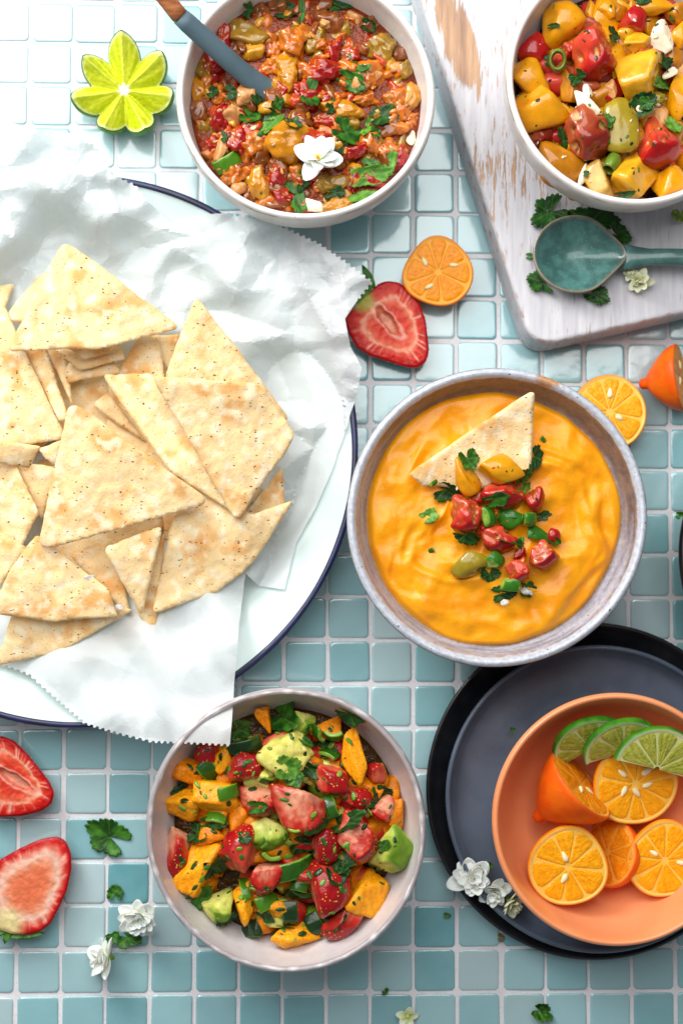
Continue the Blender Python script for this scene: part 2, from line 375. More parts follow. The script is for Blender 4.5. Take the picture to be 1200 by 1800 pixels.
def col_blue(V, rd, ins, H):
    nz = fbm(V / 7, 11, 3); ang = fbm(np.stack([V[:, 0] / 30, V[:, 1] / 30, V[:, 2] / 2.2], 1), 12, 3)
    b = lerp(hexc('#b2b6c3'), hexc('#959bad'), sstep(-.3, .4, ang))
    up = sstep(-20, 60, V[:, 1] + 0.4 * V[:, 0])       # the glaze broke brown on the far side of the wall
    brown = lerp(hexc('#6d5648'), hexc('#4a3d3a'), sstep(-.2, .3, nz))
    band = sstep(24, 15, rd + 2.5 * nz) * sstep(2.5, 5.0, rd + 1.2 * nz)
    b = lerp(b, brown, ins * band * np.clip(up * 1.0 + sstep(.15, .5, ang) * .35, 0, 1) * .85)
    ringb = np.exp(-((rd - 5.2 + 1.0 * nz) / 1.1) ** 2) * ins
    b = lerp(b, hexc('#8a6f52'), ringb * sstep(-.2, .25, fbm(V / 3.5, 14, 2)) * .85)
    rim = sstep(4.6, 3.4, rd + .6 * nz); b = lerp(b, hexc('#bcc1cb'), rim)
    edge = np.exp(-((rd - 3.4 + .6 * nz) / .8) ** 2) * (~ins); b = lerp(b, hexc('#54483c'), edge * .95)
    b = lerp(b, hexc('#6a5c50'), (~ins) * sstep(4.5, 8, rd) * .6)
    # chip of bare clay knocked out of the rim
    ch = np.hypot((V[:, 0] - 29) / 7.5, (V[:, 1] - 75) / 4.5); return lerp(b, hexc('#b98a63'), sstep(1.15, .85, ch + .25 * nz) * sstep(5, 3.5, rd))
def flat_col(h, h2=None):
    return lambda V, rd, ins, H: noisecol(V, hexc(h), hexc(h2 or h), 40, 2)
def col_enamel(V, rd, ins, H):
    return np.tile(hexc('#d6e6e4'), (len(V), 1))

BO = [(0.50, 0.0), (0.56, 0.02), (0.60, 0.10), (0.82, 0.36), (0.95, 0.68), (0.995, 0.9), (1.0, 0.97)]
BS = [(0.48, 0.0), (0.54, 0.02), (0.58, 0.10), (0.86, 0.34), (0.97, 0.64), (1.0, 0.88), (1.0, 0.97)]
salsa_bowl, cSalsa, rSalsa = vessel('salsa_bowl', 537, 166, 231, 0, 68, BS, 5.0, M['stone'], col_white,
    'white speckled stoneware bowl holding cooked tomato salsa and a grey spoon', 'bowl', seed=2)
salad_bowl, cSalad, rSalad = vessel('salad_bowl', 1113, 138, 233, 30, 90, BS, 5.0, M['stone'], col_white,
    'white stoneware bowl of chopped tomato salad standing on the white board', 'bowl', seed=5)
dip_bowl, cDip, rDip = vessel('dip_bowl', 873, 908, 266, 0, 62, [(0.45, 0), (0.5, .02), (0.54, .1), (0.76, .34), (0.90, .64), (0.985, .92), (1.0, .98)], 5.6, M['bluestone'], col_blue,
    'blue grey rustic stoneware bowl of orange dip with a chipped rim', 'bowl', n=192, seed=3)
fruit_bowl, cFruit, rFruit = vessel('fruit_salsa_bowl', 504, 1458, 244, 0, 58, BO, 4.2, M['stone'], col_grey,
    'pale grey stoneware bowl of strawberry, orange and avocado salsa', 'bowl', seed=7)
black_plate, cBlack, rBlack = vessel('black_plate', 1042, 1389, 293, 0, 11, [(0.6, 0), (0.64, .05), (0.68, .15), (0.86, .4), (0.97, .8), (1.0, .95)], 3.0, M['darkglaze'], flat_col('#121318', '#1a1b20'),
    'larger black plate under the dark grey plate', 'plate', seed=1, wobble=.002)
grey_plate, cGrey, rGrey = vessel('grey_plate', 1052, 1403, 268, 5, 18, [(0.6, 0), (0.66, .05), (0.74, .15), (0.93, .4), (0.99, .8), (1.0, .95)], 3.2, M['darkglaze'], flat_col('#4b5768', '#566273'),
    'dark slate grey plate under the peach bowl, stacked on a black plate', 'plate', seed=8, wobble=.003)
peach_bowl, cPeach, rPeach = vessel('peach_bowl', 1084, 1440, 220, 9, 57, [(0.46, 0), (0.52, .02), (0.60, .07), (0.80, .26), (0.93, .56), (1.0, .95)], 4.4, M['glaze'], flat_col('#ee9562', '#f09c6a'),
    'smooth peach coloured bowl with halved citrus and lime slices', 'bowl', seed=4, wobble=.001)
PLATE_C = P(141, 788, 26); PLATE_R = 485 * mmpx(26)
def plate_z(r):        # inner surface of the enamel plate
    return np.interp(r, [0, 108, 122, 134, 150, 155], [3.0, 3.0, 6.5, 17, 24.5, 26])
enamel_plate, _, _ = vessel('enamel_plate', 141, 788, 485, 0, 26, [(0.66, 0), (0.70, .01), (0.78, .08), (0.86, .5), (0.97, .88), (1.0, .97)], 2.4, M['enamel'], col_enamel,
    'big round white enamel plate with navy rim under the chips and paper', 'plate', n=200, wobble=.001,
    inner=[(0.97, .93), (0.87, .62), (0.79, .22), (0.70, .12), (0.6, .11)])
def enamel_rim():
    n, m = 200, 14; V = []
    for i in range(n):
        a = i / n * 2 * math.pi
        for j in range(m):
            t = j / m * 2 * math.pi; w = 1.75 + .2 * math.sin(9 * a) * math.sin(4 * a + 1)
            V.append(((PLATE_R - 1.1 + w * math.cos(t)) * math.cos(a), (PLATE_R - 1.1 + w * math.cos(t)) * math.sin(a), 26.1 + 1.2 * math.sin(t)))
    F = [(i * m + j, ((i + 1) % n) * m + j, ((i + 1) % n) * m + (j + 1) % m, i * m + (j + 1) % m) for i in range(n) for j in range(m)]
    V = np.array(V); C = noisecol(V, hexc('#14173a'), hexc('#1c2150'), 15, 3)
    link('rim', newmesh('rim', V, F, M['darkglaze'], C), enamel_plate, label='navy enamelled rim')
enamel_rim()
side_bowl, _, _ = vessel('dark_bowl', 1452, 978, 264, 0, 40, BO, 4, M['darkglaze'], flat_col('#151215', '#241a1c'),
    'edge of a glossy black bowl at the right border of the picture', 'bowl', seed=6)

# ------------------------------------------------------------------ the board
def rounded_poly(pts, radii, n=10):
    out = []
    for i, p in enumerate(pts):
        p = Vector(p); a = Vector(pts[i - 1]); b = Vector(pts[(i + 1) % len(pts)]); r = radii[i]
        u = (a - p).normalized(); v = (b - p).normalized(); p0 = p + u * r; p1 = p + v * r
        for k in range(n + 1):
            t = k / n; out.append((p0 * (1 - t) ** 2 + p * 2 * t * (1 - t) + p1 * t * t)[:])
    return out
ZB = 30.0
bp = [P(x, y, ZB).xy for x, y in ((934, 612), (1560, 468), (1460, -420), (620, -372))]
outl = rounded_poly(bp, (16, 20, 20, 16))
bm = bmesh.new(); vs = [bm.verts.new((x, y, ZB)) for x, y in outl]; f = bm.faces.new(vs)
if f.normal.z < 0: f.normal_flip()
r_ = bmesh.ops.extrude_face_region(bm, geom=[f]); bmesh.ops.translate(bm, vec=(0, 0, -(ZB - 0.4)), verts=[g for g in r_['geom'] if isinstance(g, bmesh.types.BMVert)])
bmesh.ops.recalc_face_normals(bm, faces=bm.faces)
ed = [e for e in bm.edges if abs(e.verts[0].co.z - e.verts[1].co.z) < 1]
bmesh.ops.bevel(bm, geom=ed, offset=3.0, segments=4, profile=0.6, affect='EDGES')
# fine lengthwise cuts so that the worn edge can wave a little
for v in bm.verts:
    q = np.array([v.co[:]]) / 14.0; v.co.x += 0.5 * float(vnoise(q, 3)[0]); v.co.y += 0.5 * float(vnoise(q, 4)[0])
    v.co *= S
me = bpy.data.meshes.new('cutting_board'); bm.to_mesh(me); bm.free(); me.materials.append(M['board'])
for p in me.polygons: p.use_smooth = len(p.vertices) == 4
link('cutting_board', me, label='worn white painted wooden board under the tomato salad bowl', cat='cutting board')

# ------------------------------------------------------------------ food builders
def unit(v): v = np.asarray(v, float); return v / np.linalg.norm(v)
def chunk(seed, colours, sub=4, p=14, nplanes=6, skin=None, normals=None, lump=0.06, lumpf=1.6, fine=0.015, squash=0.8, pocket=0.0, pcol='#b8561a'):
    """a cut piece of fruit: planes (cut faces) and, if skin is given, a rounded skin side facing that way.
    returns vertices with the outline scaled to +-1 in x and y, faces, colours (alpha = skin)"""
    r = np.random.default_rng(seed); D, F = ico(sub)
    N = []
    if normals is not None: N = [unit(n) for n in normals]
    else:
        k = 0
        while len(N) < nplanes and k < 400:
            k += 1; n = unit(r.normal(size=3) * [1, 1, 0.9])
            if all(np.dot(n, q) < 0.55 for q in N) and (skin is None or np.dot(n, unit(skin)) < 0.45): N.append(n)
        N += [np.array([0, 0, -1.0])]
    h = r.uniform(0.62, 1.0, len(N))
    R = []
    for n, d in zip(N, h):
        dn = D @ n; R.append(np.where(dn > 1e-3, d / np.maximum(dn, 1e-3), 1e3))
    if skin is not None:
        c = -unit(skin) * 0.75; rad = 1.62; dc = D @ c; R.append(dc + np.sqrt(dc * dc - c @ c + rad * rad))
    else: R.append(np.full(len(D), 1.6))
    R = np.array(R); w = R ** -p; tot = w.sum(0); rr = tot ** (-1 / p)
    V = D * rr[:, None]
    ws = w[-1] / tot if skin is not None else np.zeros(len(D))
    sd = seed % 977
    V = V + D * (lump * fbm(V * lumpf, sd, 2) + fine * vnoise(V * 7, sd + 5) * (1 - 0.8 * ws))[:, None]
    depth = (1.62 - np.linalg.norm(V - (-unit(skin) * 0.75), axis=1)) if skin is not None else np.ones(len(D)) * 0.5
    C, A = colours(V, ws, depth, r)
    if pocket:
        pk = sstep(-.05, .25, vnoise(V * 1.7 + 3.1, sd + 8)) * (1 - sstep(.1, .35, ws)); V = V - D * (pocket * pk)[:, None]
        sdm = sstep(.30, .42, vnoise(V * 7.5, sd + 9)); C = lerp(lerp(C, hexc(pcol), pk * .75), hexc('#e3bd6a'), pk * sdm * .9)
    lo, hi = V.min(0), V.max(0); V = (V - (lo + hi) / 2) / ((hi - lo) / 2); V[:, 2] *= squash
    C = np.clip(C, 0, 1)
    return V, F, np.concatenate([C, A[:, None]], 1)
def cc(skinc, nearc, deepc, d0=0.0, d1=0.9, streak=0.25, sf=(2, 2, 2)):
    skinc, nearc, deepc = hexc(skinc), hexc(nearc), hexc(deepc)
    def f(V, ws, depth, r):
        k = r.integers(900); nz = fbm(V * np.array(sf), int(k), 3)
        fl = lerp(nearc, deepc, sstep(d0, d1, depth + streak * nz)); fl = fl * (1 + 0.12 * nz)[:, None]
        sk = skinc * (1 + 0.12 * vnoise(V * 1.7, int(k) + 3))[:, None]
        t = sstep(0.35, 0.65, ws); return np.clip(lerp(fl, sk, t), 0, 1), t
    return f
UP, SIDE, LOW = (0.1, 0.1, 1), (0.5, -0.6, 0.6), (0.1, -0.9, 0.2)
KIND = {   # look of each kind of piece: (colours, keywords, material, squash)
 'straw_skin': (cc('#ac0c14', '#cc2c20', '#e88a66', 0, 0.8), dict(skin=UP, p=18), 'straw', .8),
 'straw_half': (cc('#a80c14', '#c82614', '#ee9c78', 0.1, .9, .4, (3, 3, 1)), dict(skin=(0.6, -0.55, 0.55), p=40, fine=.02, lump=.03), 'straw', .8),
 'straw_flesh': (cc('#a80c14', '#cc2816', '#f0a582', 0.15, .95, .4, (3, 3, 1)), dict(skin=(0.1, -0.95, 0.22), p=40, fine=.02, lump=.03), 'straw', .8),
 'straw_red': (cc('#b01018', '#c82a20', '#e06a48', 0, 1.0, .3), dict(skin=(-.3, .8, .3), p=30, lump=.05), 'straw', .8),
 'orange': (cc('#f0a21a', '#f09408', '#f5ac1c', 0, 1, .6, (3, 3, 8)), dict(p=24, nplanes=6, lump=.07, fine=.025), 'pulp', .75),
 'orange_deep': (cc('#e8860e', '#e07806', '#ec9414', 0, 1, .6, (3, 3, 8)), dict(p=20, nplanes=6, lump=.07, fine=.025), 'pulp', .75),
 'avo': (cc('#c8cf5a', '#d8d45a', '#ece286', 0, 1, .5), dict(p=12, nplanes=6, lump=.12, lumpf=2.0, fine=.03), 'avo', .85),
 'avo_green': (cc('#6f9422', '#a2b53a', '#dcda74', 0, .7, .35), dict(skin=SIDE, p=16, lump=.09, lumpf=2.0, fine=.03), 'avo', .85),
 'yellow_skin': (cc('#e89e04', '#e69806', '#eaa81c', 0, .8), dict(skin=UP, p=18, lump=.03, fine=.004), 'salad', .75),
 'yellow_half': (cc('#e89c04', '#e28e06', '#eaa820', 0, .6), dict(skin=(-.5, -.4, .75), p=22, lump=.03, fine=.006), 'salad', .8),
 'yellow_cut': (cc('#e8a008', '#eaa414', '#edb024', 0, .8, .3), dict(p=26, nplanes=6, lump=.03, fine=.008), 'salad', .8),
 'yellow_dull': (cc('#bf7808', '#bd780c', '#cc8a1c', 0, .8, .3), dict(skin=SIDE, p=18, lump=.05), 'salad', .75),
 'yellow_pale': (cc('#cc9a30', '#d09c36', '#dcb058', 0, .8, .3), dict(p=16, nplanes=6, lump=.05), 'salad', .8),
 'red_skin': (cc('#b20f12', '#c02018', '#d4503c', 0, .8), dict(skin=UP, p=16, lump=.03, fine=.004), 'salad', .8),
 'red_wedge': (cc('#a80c0e', '#bf1812', '#d8482e', 0, .55, .25), dict(skin=(.35, -.8, .35), p=22, lump=.05, fine=.015, pocket=.14), 'salad', .85),
 'red_dark': (cc('#8a2414', '#9a3018', '#b8552c', 0, .7, .3), dict(pocket=.2, pcol='#5a2410', skin=(.3, -.75, .4), p=14, lump=.12), 'salad', .8),
 'green_tom': (cc('#a08a1e', '#b0902a', '#cfa41c', 0, .9, .4), dict(skin=UP, p=10, lump=.06, pocket=.15, pcol='#7a6a1c'), 'salad', .75),
 'onion': (cc('#ecdcc0', '#eadab8', '#f2e6d0', 0, 1, .4, (1, 5, 1)), dict(p=24, nplanes=5, lump=.04), 'onion', .5),
 'onion_pink': (cc('#c07c44', '#c48248', '#d6a26a', 0, 1, .5), dict(p=10, nplanes=6, lump=.1), 'onion', .7),
 'dried': (cc('#5a0f0c', '#641510', '#7d2418', 0, 1, .5), dict(p=6, lump=.28, lumpf=3, fine=.06), 'salsa', .6),
 'pepb': (cc('#35761a', '#68a52e', '#a6c254', 0, .7), dict(skin=UP, p=26, nplanes=5, lump=.04, fine=.01), 'pepper', .8),
 's_red': (cc('#a00c08', '#ac1c0a', '#c84818', 0, .8, .5), dict(p=11, lump=.22, lumpf=2.4, fine=.05, skin=SIDE, pocket=.2, pcol='#b04a14'), 'salsa', .75),
 's_orange': (cc('#c84e06', '#cc5a0a', '#d87c18', 0, .8, .5), dict(p=12, lump=.2, lumpf=2.0, fine=.03, pocket=.2, pcol='#c0661c'), 'salsa', .75),
 's_yellow': (cc('#cc8406', '#c8820c', '#d89a20', 0, .8, .5), dict(p=9, lump=.16, lumpf=2.2, fine=.03, skin=UP), 'salsa', .75),
 's_brown': (cc('#6a2a0a', '#74340c', '#96521a', 0, .8, .5), dict(p=10, lump=.2, lumpf=2.0, fine=.03), 'salsa', .7),
 's_olive': (cc('#86600c', '#8c6610', '#a87e1c', 0, .8, .5), dict(p=8, lump=.2, lumpf=2.2, fine=.04), 'salsa', .7),
}
def piece_mesh(kind, seed, sub):
    colours, kw, mat, sq = KIND[kind]
    V, F, C = chunk(seed, colours, sub=sub, squash=sq, **kw)
    return V, F, C, M[mat]

def shell_piece(seed, w, h, outer='#2f6b16', inner='#a6c65a', core='#7fb03a'):
    """strip cut from a pepper: piece of a tube wall, glossy skin outside, paler inside (mm)"""
    r = np.random.default_rng(seed); Rr = w * r.uniform(0.55, 0.8); arc = min(w / Rr * 0.5, 1.0); th = min(h * 0.34, 2.6); wd = h * 0.95
    n, m = 22, 20; V = []; C = []
    co, ci, cm = hexc(outer), hexc(inner), hexc(core)
    for i in range(n):
        a = (i / (n - 1) * 2 - 1); e = 1.0 if abs(a) < .9 else math.sqrt(max(0.02, 1 - ((abs(a) - .9) / .1) ** 2))
        for j in range(m):
            t = j / m * 2 * math.pi; c, s = math.cos(t), math.sin(t); pw = 0.42
            x = math.copysign(abs(c) ** pw, c); y = math.copysign(abs(s) ** pw, s)
            rad = Rr + x * th / 2 * e; ax = y * wd / 2 * e
            an = a * arc
            V.append((rad * math.sin(an), ax, rad * math.cos(an) - Rr))
            C.append(co if x > .8 else (ci if x < -.6 else cm))
    k = len(V); F = grid_faces(n, m, True)
    V = np.array(V); V += 0.05 * h * np.stack([vnoise(V / 4, seed), vnoise(V / 4, seed + 1), vnoise(V / 4, seed + 2)], 1)
    F += [tuple(range(m - 1, -1, -1)), tuple(range((n - 1) * m, n * m))]
    return V, F, np.array(C)
def leaf_mesh(seed, lobes=5, curl=0.3, dark='#1d4a10', light='#3f7d1e', teeth=0.10, ragged=0.0):
    """toothed, lobed herb leaf of unit radius, slightly cupped and folded along its veins"""
    r = np.random.default_rng(seed); n = 132; nr = 9
    ph = np.linspace(-2.75, 2.75, n); u = (ph + 2.75) / 5.5 * lobes
    lob = np.abs(np.sin(u * math.pi)) ** 0.38
    rad = 0.66 + 0.26 * lob + teeth * np.abs(np.sin(u * math.pi * 4 + r.uniform(0, 3))) + .03 * np.abs(np.sin(u * math.pi * 9)) - 0.10 * (np.abs(ph) / 2.75) ** 2
    rad *= 1 + 0.16 * n2(ph * 1.3, np.zeros(n), seed % 500)
    if ragged: rad *= 1 - ragged * sstep(0.0, .5, n2(ph * 0.8, np.ones(n), seed % 500 + 4))
    s = np.linspace(0.03, 1, nr)
    PH, SS = np.meshgrid(ph, s); RR = SS * rad
    X, Y = RR * np.cos(PH), RR * np.sin(PH)
    k = r.uniform(.5, 1.4, 3) * curl; d = r.uniform(0, 6.3)
    Z = k[0] * 0.55 * np.abs(Y) * SS + k[1] * 0.7 * (X * math.cos(d) + Y * math.sin(d)) ** 2 - 0.10 * curl * lob * SS + 0.16 * curl * n2(X * 3, Y * 3, seed % 400)
    V = np.stack([X.ravel() - .15, Y.ravel(), Z.ravel()], 1); F = grid_faces(nr, n)
    vein = np.exp(-((np.abs((u % 1) - .5)) / .05) ** 2)[None, :] * np.ones((nr, 1))
    C = lerp(lerp(hexc(dark), hexc(light), sstep(-.5, .5, n2(X * 2.5, Y * 2.5, seed % 300 + 9))), hexc('#6f9c3c'), .5 * vein * (1 - .6 * SS))
    # give the blade its thickness: a second skin underneath, stitched round the margin
    nv = len(V); t = 0.022
    V2 = V - np.array([0, 0, t]); F2 = [tuple(reversed([i + nv for i in q])) for q in F]
    bd = [j for j in range(n)] + [i * n + n - 1 for i in range(1, nr)] + [(nr - 1) * n + j for j in range(n - 2, -1, -1)] + [i * n for i in range(nr - 2, 0, -1)]
    F3 = [(bd[i], bd[i - 1], bd[i - 1] + nv, bd[i] + nv) for i in range(len(bd))]
    C = C.reshape(-1, 3)
    return np.concatenate([V, V2]), F + F2 + F3, np.concatenate([C, C * 1.1])
def tube(pts, rads, n=10):
    pts = [Vector(p) for p in pts]; V = []
    for i, p in enumerate(pts):
        d = (pts[min(i + 1, len(pts) - 1)] - pts[max(i - 1, 0)]).normalized()
        a = d.orthogonal().normalized() if i == 0 else (a - d * a.dot(d)).normalized()
        b = d.cross(a)
        for j in range(n):
            t = j / n * 2 * math.pi; V.append((p + (a * math.cos(t) + b * math.sin(t)) * rads[i])[:])
    F = grid_faces(len(pts), n, True); F += [tuple(range(n - 1, -1, -1)), tuple(range((len(pts) - 1) * n, len(pts) * n))]
    return np.array(V), F
HOURS = ['twelve', 'one', 'two', 'three', 'four', 'five', 'six', 'seven', 'eight', 'nine', 'ten', 'eleven']
used = {}
def where(px, py, cx, cy, R, vesselname):
    dx, dy = px - cx, py - cy; r = math.hypot(dx, dy) / R
    if r < 0.09: return f'in the very middle of the {vesselname}'
    h = (math.degrees(math.atan2(dx, -dy)) % 360) / 30; k = int(round(h * 2)) % 24
    hour = HOURS[k // 2] + " o'clock" if k % 2 == 0 else 'half past ' + HOURS[k // 2]
    z = 'just off centre' if r < .33 else ('midway out' if r < .58 else ('towards the rim' if r < .78 else 'by the rim'))
    return f'{z} at {hour} in the {vesselname}'
def uniq(label):
    used[label] = used.get(label, 0) + 1
    if used[label] > 1:
        label = ('smaller ' if used[label] == 2 else 'smallest ') + label
    return label
def rot_up(yaw, tilt=0.0, tdir=0.0):
    """tilt about a horizontal axis, after yaw about z; image-sense degrees"""
    ax = Vector((math.cos(math.radians(-tdir)), math.sin(math.radians(-tdir)), 0))
    return Matrix.Rotation(math.radians(tilt), 3, ax) @ Matrix.Rotation(math.radians(-yaw), 3, 'Z')
SEED = [100]
def drop(px, py, z, reach=3.0):
    """height and slope of whatever lies at this point"""
    bpy.context.view_layer.update(); dg = bpy.context.evaluated_depsgraph_get(); pts = []
    c = P(px, py, z)
    for dx, dy in ((0, 0), (reach, 0), (-reach, 0), (0, reach), (0, -reach), (reach * .7, reach * .7), (-reach * .7, -reach * .7)):
        hit, loc, nr, idx, ob, mw = scene.ray_cast(dg, Vector((c.x + dx, c.y + dy, 140)) * S, Vector((0, 0, -1)))
        if hit: pts.append(np.array(loc) / S)
    pts = np.array(pts); A = np.c_[pts[:, 0] - c.x, pts[:, 1] - c.y, np.ones(len(pts))]
    try: sol = np.linalg.lstsq(A, pts[:, 2], rcond=None)[0]
    except Exception: return z, Vector((0, 0, 1))
    n = Vector((-np.clip(sol[0], -.8, .8), -np.clip(sol[1], -.8, .8), 1)).normalized()
    return float(.5 * sol[2] + .5 * pts[:, 2].max()), n
def put_chunk(name, kind, px, py, w, h, ang, z, label, cat, group, bake_yaw=True):
    SEED[0] += 1; big = max(w, h)
    V, F, C, mat = piece_mesh(kind, SEED[0] * 31, 4 if big > 26 else 3)
    sc = mmpx(z) / 2; V = V * np.array([w * sc, h * sc, min(w, h) * sc])
    c = P(px, py, z)
    return link(name, newmesh(name, V, F, mat, C), None, c, rot_up(ang), None, label, cat, group)
def put_pepper(px, py, w, h, ang, z, label, group, tilt=None, outer='#2f6b16', inner='#a6c65a', core='#7fb03a', name='pepper_piece'):
    SEED[0] += 1; r = np.random.default_rng(SEED[0]); V, F, C = shell_piece(SEED[0], w * mmpx(z), h * mmpx(z), outer, inner, core)
    t = r.choice([-50, -35, 25, 40]) if tilt is None else tilt
    return link(name, newmesh(name, V, F, M['pepper'], C), None, P(px, py, z), rot_up(ang) @ Matrix.Rotation(math.radians(t), 3, 'X'), None, label, 'pepper', group)
def put_leaf(px, py, w, h, ang, z, label, group, curl=0.35, tilt=14, lobes=None, dark='#1c4a10', light='#42801f', name='cilantro_leaf', cat='herb', ragged=.25, stem=False):
    SEED[0] += 1; r = np.random.default_rng(SEED[0])
    V, F, C = leaf_mesh(SEED[0], lobes or int(r.integers(3, 6)), curl, dark, light, ragged=ragged)
    lo, hi = V.min(0), V.max(0); V = V - (lo + hi) / 2; V[:, :2] /= (hi - lo)[:2] / 2; sc = mmpx(z) / 2
    V = V * np.array([w * sc, h * sc, min(w, h) * sc * 1.1])
    o = link(name, newmesh(name, V, F, M['leaf'], C), None, P(px, py, z), rot_up(ang, tilt * r.uniform(.4, 1.2), r.uniform(0, 360)), None, label, cat, group)
    if stem:
        L = w * sc; v, f = tube([(-L * .85, 0, 0), (-L * 1.15, L * .1, -.3), (-L * 1.5, L * .05, -.6)], [.5, .5, .45], 8)
        link('stem', newmesh('stem', v, f, M['leaf'], np.tile(hexc('#6f9c3c'), (len(v), 1))), o)
    return o

def flower(px, py, z, dpx, label, whorls=3, petals=7, tilt=0, tdir=0, name='white_blossom', group=None, green=False, seed=1, open_=1.0, yaw=0):
    r = np.random.default_rng(seed); L = dpx * mmpx(z) / 2
    root = thing(name, label, 'flower', P(px, py, z), group, rot_up(yaw, tilt, tdir))
    nu, nv = 9, 7; base = []
    for q in range(3):
        V = []; C = []
        for i in range(nu):
            u = i / (nu - 1); wd = 0.35 * math.sin(math.pi * min(1, (u * .86 + .10))) ** .7 * (1 if u < .97 else .75)
            for j in range(nv):
                v = j / (nv - 1) * 2 - 1
                V.append((u, v * wd, 0.22 * u * u * (1 if q != 1 else -.6) + .32 * (v * wd) ** 2 * 3 + .03 * math.sin(5 * u + q) * v))
                C.append(lerp(hexc('#c9dc9a'), hexc('#f4f6ee'), sstep(0, .35, u)) if not green else lerp(hexc('#b6c070'), hexc('#eeeccb'), sstep(0, .8, u)))
        V = np.array(V) * L; F = grid_faces(nu, nv); nvt = len(V)
        V2 = V - np.array([0, 0, .012 * L]); bd = list(range(nv)) + [i * nv + nv - 1 for i in range(1, nu)] + [(nu - 1) * nv + j for j in range(nv - 2, -1, -1)] + [i * nv for i in range(nu - 2, 0, -1)]
        F = F + [tuple(reversed([i + nvt for i in f])) for f in F] + [(bd[i], bd[i - 1], bd[i - 1] + nvt, bd[i] + nvt) for i in range(len(bd))]
        base.append(newmesh('petal', np.concatenate([V, V2]), F, M['petal'], np.concatenate([C, C])))
    for w in range(whorls):
        for k in range(petals):
            a = (k + .5 * w + r.normal(0, .13)) / petals * 2 * math.pi; el = (0.12 + 0.36 * w) * open_ + r.normal(0, .2)
            R = Matrix.Rotation(a, 3, 'Z') @ Matrix.Rotation(-el, 3, 'Y') @ Matrix.Rotation(r.normal(0, .25), 3, 'X')
            link('petal', base[int(r.integers(3))], root, (0, 0, .10 * L * w), R, (1 - .17 * w) * r.uniform(.85, 1.05))
    V, F = ico(3); link('flower_centre', newmesh('flower_centre', V * np.array([.16, .16, .2]) * L, F, M['petal'], np.tile(hexc('#c2d26a'), (len(V), 1))), root, (0, 0, .06 * L))
    v, f = tube([(0, 0, 0), (0, 0, -.12 * L), (.04 * L, 0, -.28 * L)], [.16 * L, .13 * L, .07 * L], 10)
    link('calyx', newmesh('calyx', v, f, M['leaf'], np.tile(hexc('#7fa33c'), (len(v), 1))), root)
    return root

